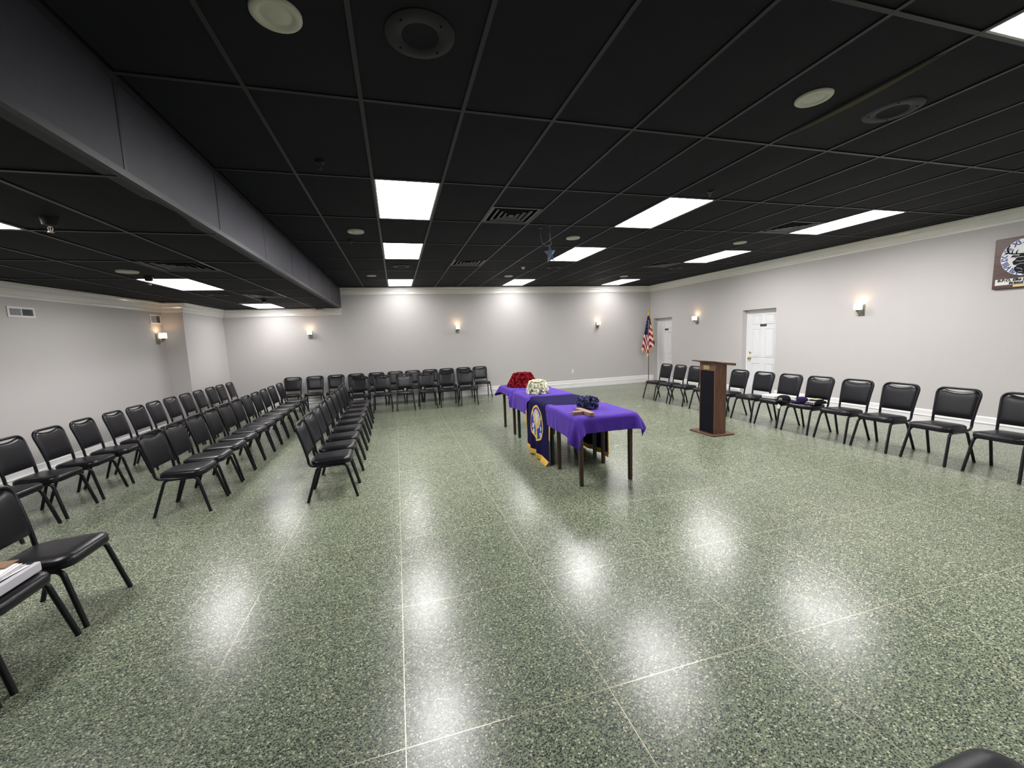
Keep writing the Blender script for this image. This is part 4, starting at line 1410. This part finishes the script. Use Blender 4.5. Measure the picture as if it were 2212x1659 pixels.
# ================================================================== CLOCK PLAQUE
ycl = 0.715
t = thing('wall_clock', 'dark wooden plaque clock with elk head face, on the right wall', 'clock', (xr(ycl), ycl, 2.355), PI + 0.02)
# local: +x out of the wall, y: viewer's right when facing wall is ... local +y = world -y = viewer's right
MB().bevbox(0, 0.045, -0.315, 0.315, -0.335, 0.335, 0.006).build('board', M_PLAQWOOD, t)
CZ = 0.065
MB().lathe([(0.252, 0.045), (0.252, 0.056), (0.244, 0.060)], 56, (0, 0, CZ), 'x').build('bezel', M_PLAQWOOD, t, True, 40)
MB().lathe([(0.244, 0.050), (0.244, 0.0615)], 56, (0, 0, CZ), 'x').build('dial', M_FACE, t)
def face_text(txt, size, yy, zz, rot, x, mt, name, shear=0, bold=0.0, sx=1.0, width=None):
    vs_, fs = text_mesh(txt, size, shear, bold, 0.0006)
    if width:
        xs = [v[0] for v in vs_]; sx = width / (max(xs) - min(xs))
    c_, s_ = math.cos(rot), math.sin(rot)
    out_ = []
    for a, b_, d in vs_:
        a *= sx
        out_.append((x + d, yy + a * c_ - b_ * s_, zz + a * s_ + b_ * c_))
    MB().add(out_, fs).build(name, mt, t)
for i, rn in enumerate(['XII', 'I', 'II', 'III', 'IV', 'V', 'VI', 'VII', 'VIII', 'IX', 'X', 'XI']):
    a = PI / 2 - 2 * PI * i / 12
    face_text(rn, 0.080, 0.203 * math.cos(a), CZ + 0.203 * math.sin(a), a - PI / 2, 0.0622, M_BLUEINK, 'numeral', 0, 0.0035)
# elk head silhouette
def flat(path_pts, x0_, x1_, name, mt):
    b_ = MB(); b_.prism([(p[0], p[1] + CZ) for p in path_pts], x0_, x1_, 'x'); return b_.build(name, mt, t)
hd = [(-0.06, 0.045), (0.05, 0.05), (0.085, 0.0), (0.07, -0.05), (0.075, -0.12), (0.09, -0.20), (0.02, -0.225), (-0.06, -0.215), (-0.105, -0.17), (-0.11, -0.13), (-0.085, -0.11), (-0.12, -0.09), (-0.13, -0.055), (-0.10, -0.02)]
flat(hd, 0.0618, 0.0636, 'elk_head', M_INK)
for s in (-1, 1):
    mn = spline([(s * 0.04, 0.04), (s * 0.10, 0.045), (s * 0.165, 0.065), (s * 0.185, 0.12), (s * 0.165, 0.17)], 6)
    b_ = MB(); b_.tube([(0.0632, p[0], p[1] + CZ) for p in mn], 0.0075, 6); b_.build('antler', M_INK, t)
    for a, c_ in (((0.10, 0.045), (0.085, 0.10)), ((0.14, 0.055), (0.125, 0.115)), ((0.165, 0.065), (0.215, 0.085)), ((0.185, 0.12), (0.145, 0.13)), ((0.17, 0.07), (0.22, 0.05))):
        b_ = MB(); b_.tube([(0.0632, s * a[0], a[1] + CZ), (0.0632, s * (a[0] + c_[0]) / 2 + 0.006 * s, (a[1] + c_[1]) / 2 + CZ), (0.0632, s * c_[0], c_[1] + CZ)], [0.0065, 0.0055, 0.002], 6); b_.build('antler_tine', M_INK, t)
    b_ = MB(); b_.prism([(s * 0.07, 0.02 + CZ), (s * 0.13, 0.035 + CZ), (s * 0.15, 0.01 + CZ), (s * 0.10, -0.01 + CZ)], 0.0618, 0.0632, 'x'); b_.build('elk_ear', M_INK, t)
for pts in ([(-0.10, -0.045), (-0.06, -0.055), (-0.02, -0.05)], [(-0.10, -0.10), (-0.05, -0.085), (0.0, -0.09), (0.04, -0.08)], [(-0.085, -0.14), (-0.05, -0.15), (-0.03, -0.17)], [(-0.07, -0.19), (-0.03, -0.195)], [(-0.03, 0.0), (0.0, -0.01)], [(0.01, -0.14), (0.03, -0.17), (0.03, -0.20)]):
    MB().tube([(0.0640, p[0], p[1] + CZ) for p in pts], 0.0028, 5).build('elk_highlight', M_FACE, t)
MB().tube([(0.066, 0.0, CZ), (0.066, -0.238, CZ + 0.005)], 0.0035, 6).build('clock_hand', M_WHITE, t)
MB().tube([(0.067, 0.0, CZ), (0.067, 0.10, CZ + 0.09)], 0.0035, 6).build('clock_hand', M_WHITE, t)
MB().bevbox(0.045, 0.050, -0.283, 0.283, -0.285, -0.205, 0.001).build('name_plate', M_CARDW, t)
face_text('B.P.O. Elks No.', 0.046, -0.102, -0.226, 0, 0.0515, M_INK, 'lettering', 0.15, 0.0022, width=0.315)
face_text('Bristol', 0.044, -0.085, -0.265, 0, 0.0515, M_INK, 'lettering', 0.15, 0.0022, width=0.135)
MB().bevbox(0.045, 0.049, -0.11, 0.11, -0.318, -0.290, 0.001).build('brass_plate', mat('yellow_plate', (0.75, 0.60, 0.25), 0.4), t)

# ================================================================== THINGS ON CHAIRS
SEATZ = 0.447
# binder with papers on the near-left chair
t = thing('binder', 'pale grey binder with loose white pages on the foreground chair', 'binder', (-2.0, -0.10, SEATZ))
MB().bevbox(-0.16, 0.115, -0.14, 0.165, 0, 0.052, 0.004).build('binder_body', M_GREYBOX, t)
MB().box(-0.155, 0.090, -0.135, 0.160, 0.0525, 0.055).build('cover_sheet', M_INK, t)
for k_ in range(4):
    a = 0.08 * k_ - 0.1
    z = 0.056 + 0.004 * k_
    c_, s_ = math.cos(a), math.sin(a)
    n_ = 8
    vs_, fs = [], []
    for i in range(n_ + 1):
        x = -0.15 + 0.235 * i / n_
        zz = z + 0.012 * (1 - i / n_) ** 2 * (k_ + 1)
        for y in (-0.12, 0.13):
            for dz in (0, 0.0015):
                vs_.append((x * c_ - y * s_ - 0.01 * k_, x * s_ + y * c_, zz + dz))
    for i in range(n_):
        b0 = 4 * i
        fs += [(b0, b0 + 2, b0 + 6, b0 + 4), (b0 + 1, b0 + 5, b0 + 7, b0 + 3), (b0, b0 + 4, b0 + 5, b0 + 1), (b0 + 2, b0 + 3, b0 + 7, b0 + 6)]
    fs += [(0, 1, 3, 2), (4 * n_, 4 * n_ + 2, 4 * n_ + 3, 4 * n_ + 1)]
    MB().add(vs_, fs).build('page', M_PAPER if k_ != 1 else mat('printed_page', (0.55, 0.55, 0.56), 0.7, var=0.5, vscale=40), t)
MB().bevbox(-0.17, 0.02, 0.08, 0.17, 0.072, 0.078, 0.002).build('folder', M_KRAFT, t)

# white carton of paper on a right-hand chair
t = thing('paper_box', 'flat white box on a right-wall chair seat beside the caps', 'box', (6.13, 2.60, SEATZ), 0.10)
MB().bevbox(-0.14, 0.14, -0.11, 0.11, 0, 0.040, 0.003).build('box_body', M_CARDW, t)
MB().bevbox(-0.143, 0.143, -0.113, 0.113, 0.034, 0.050, 0.003).build('box_lid', M_PAPER, t)

# caps
def make_cap(label, loc, rz, mt, patch, name='cloth_cap', tagged=False, sc=1.0):
    t = thing(name, label, 'cap', loc, rz, group='caps on the chair')
    prof = [(0.088, 0.0), (0.094, 0.02), (0.092, 0.045), (0.078, 0.072), (0.050, 0.088), (0.012, 0.094)]
    MB().lathe([(r * sc, z * sc) for r, z in prof], 24).build('crown', mt, t, True)
    b = MB()
    vt, vb = [], []
    n_ = 12
    for i in range(n_ + 1):
        a = -0.95 + 1.9 * i / n_
        for r in (0.088, 0.160 - 0.02 * abs(a)):
            vt.append((r * sc * math.cos(a), r * sc * math.sin(a), 0.014 - 0.10 * max(0, r - 0.088) * (1 - a * a * 0.3) + 0.004))
            vb.append((vt[-1][0], vt[-1][1], vt[-1][2] - 0.003))
    N_ = len(vt); fs = []
    for i in range(n_):
        fs += [(2 * i, 2 * i + 1, 2 * i + 3, 2 * i + 2), (N_ + 2 * i, N_ + 2 * i + 2, N_ + 2 * i + 3, N_ + 2 * i + 1), (2 * i + 1, N_ + 2 * i + 1, N_ + 2 * i + 3, 2 * i + 3)]
    b.add(vt + vb, fs).build('visor', mt, t)
    # stitched patch following the crown front
    b = MB(); pv = []
    for j in range(4):
        for i in range(7):
            a = -0.28 + 0.56 * i / 6
            z = 0.024 + 0.030 * j / 3
            r = (0.0965 if z < 0.05 else 0.0955 - (z - 0.05) * 0.5) * sc
            pv.append((r * math.cos(a), r * math.sin(a), z))
    b.add(pv, [(j * 7 + i, j * 7 + i + 1, j * 7 + i + 8, j * 7 + i + 7) for j in range(3) for i in range(6)]).build('patch', patch, t)
    if tagged:
        tg = MB()
        tg.prism([(-0.03, -0.10), (0.02, -0.11), (0.035, -0.06), (0.0, -0.03), (-0.015, -0.055)], 0.14, 0.1415, 'x')
        tg.build('price_tag', M_PAPER, t)
    return t
make_cap('dark cap with gold patch and hanging white tag, over the gap between chairs', (6.00, 2.305, SEATZ), PI + 0.2, M_BLKCLOTH, mat('beige_thread', (0.42, 0.34, 0.18), 0.6, var=0.4, vscale=120), tagged=True)
make_cap('dark purple cap lying between the tagged cap and the folded cloth', (6.10, 2.085, SEATZ), PI - 0.5, M_CAP, M_SILVER, sc=0.92)
t = thing('folded_sash', 'folded black cloth with white lettered patches and gold trim on a right-wall chair', 'folded cloth', (6.15, 1.955, SEATZ), 0.0)
for k_, (x0, x1, y0, y1, z0, z1) in enumerate(((-0.12, 0.14, -0.13, 0.03, 0.0, 0.020), (-0.10, 0.13, -0.12, 0.02, 0.020, 0.040), (-0.06, 0.12, -0.09, 0.015, 0.040, 0.062))):
    MB().bevbox(x0, x1, y0, y1, z0, z1, 0.006).build('fold', M_BLKCLOTH, t)
for k_ in range(4):
    y = -0.115 + k_ * 0.033
    MB().bevbox(-0.1215 + 0.016, -0.1005, y, y + 0.026, 0.023, 0.037, 0.001).build('white_patch', M_WHITETH, t)
MB().bevbox(-0.02, 0.06, -0.070, 0.0, 0.061, 0.066, 0.001).build('gold_trim', M_GOLDTH, t)
MB().bevbox(-0.09, -0.065, -0.11, 0.0, 0.039, 0.043, 0.001).build('white_patch', M_WHITETH, t)
for k_ in range(5):
    y = -0.075 + k_ * 0.018
    MB().bevbox(0.065, 0.11, y, y + 0.006, 0.061, 0.0645, 0.0005).build('white_piping', M_WHITETH, t)
for k_ in range(5):
    y = -0.125 + k_ * 0.030
    MB().bevbox(-0.124, -0.1195, y, y + 0.018, 0.005, 0.014, 0.0005).build('white_lettering', M_SILVER, t)
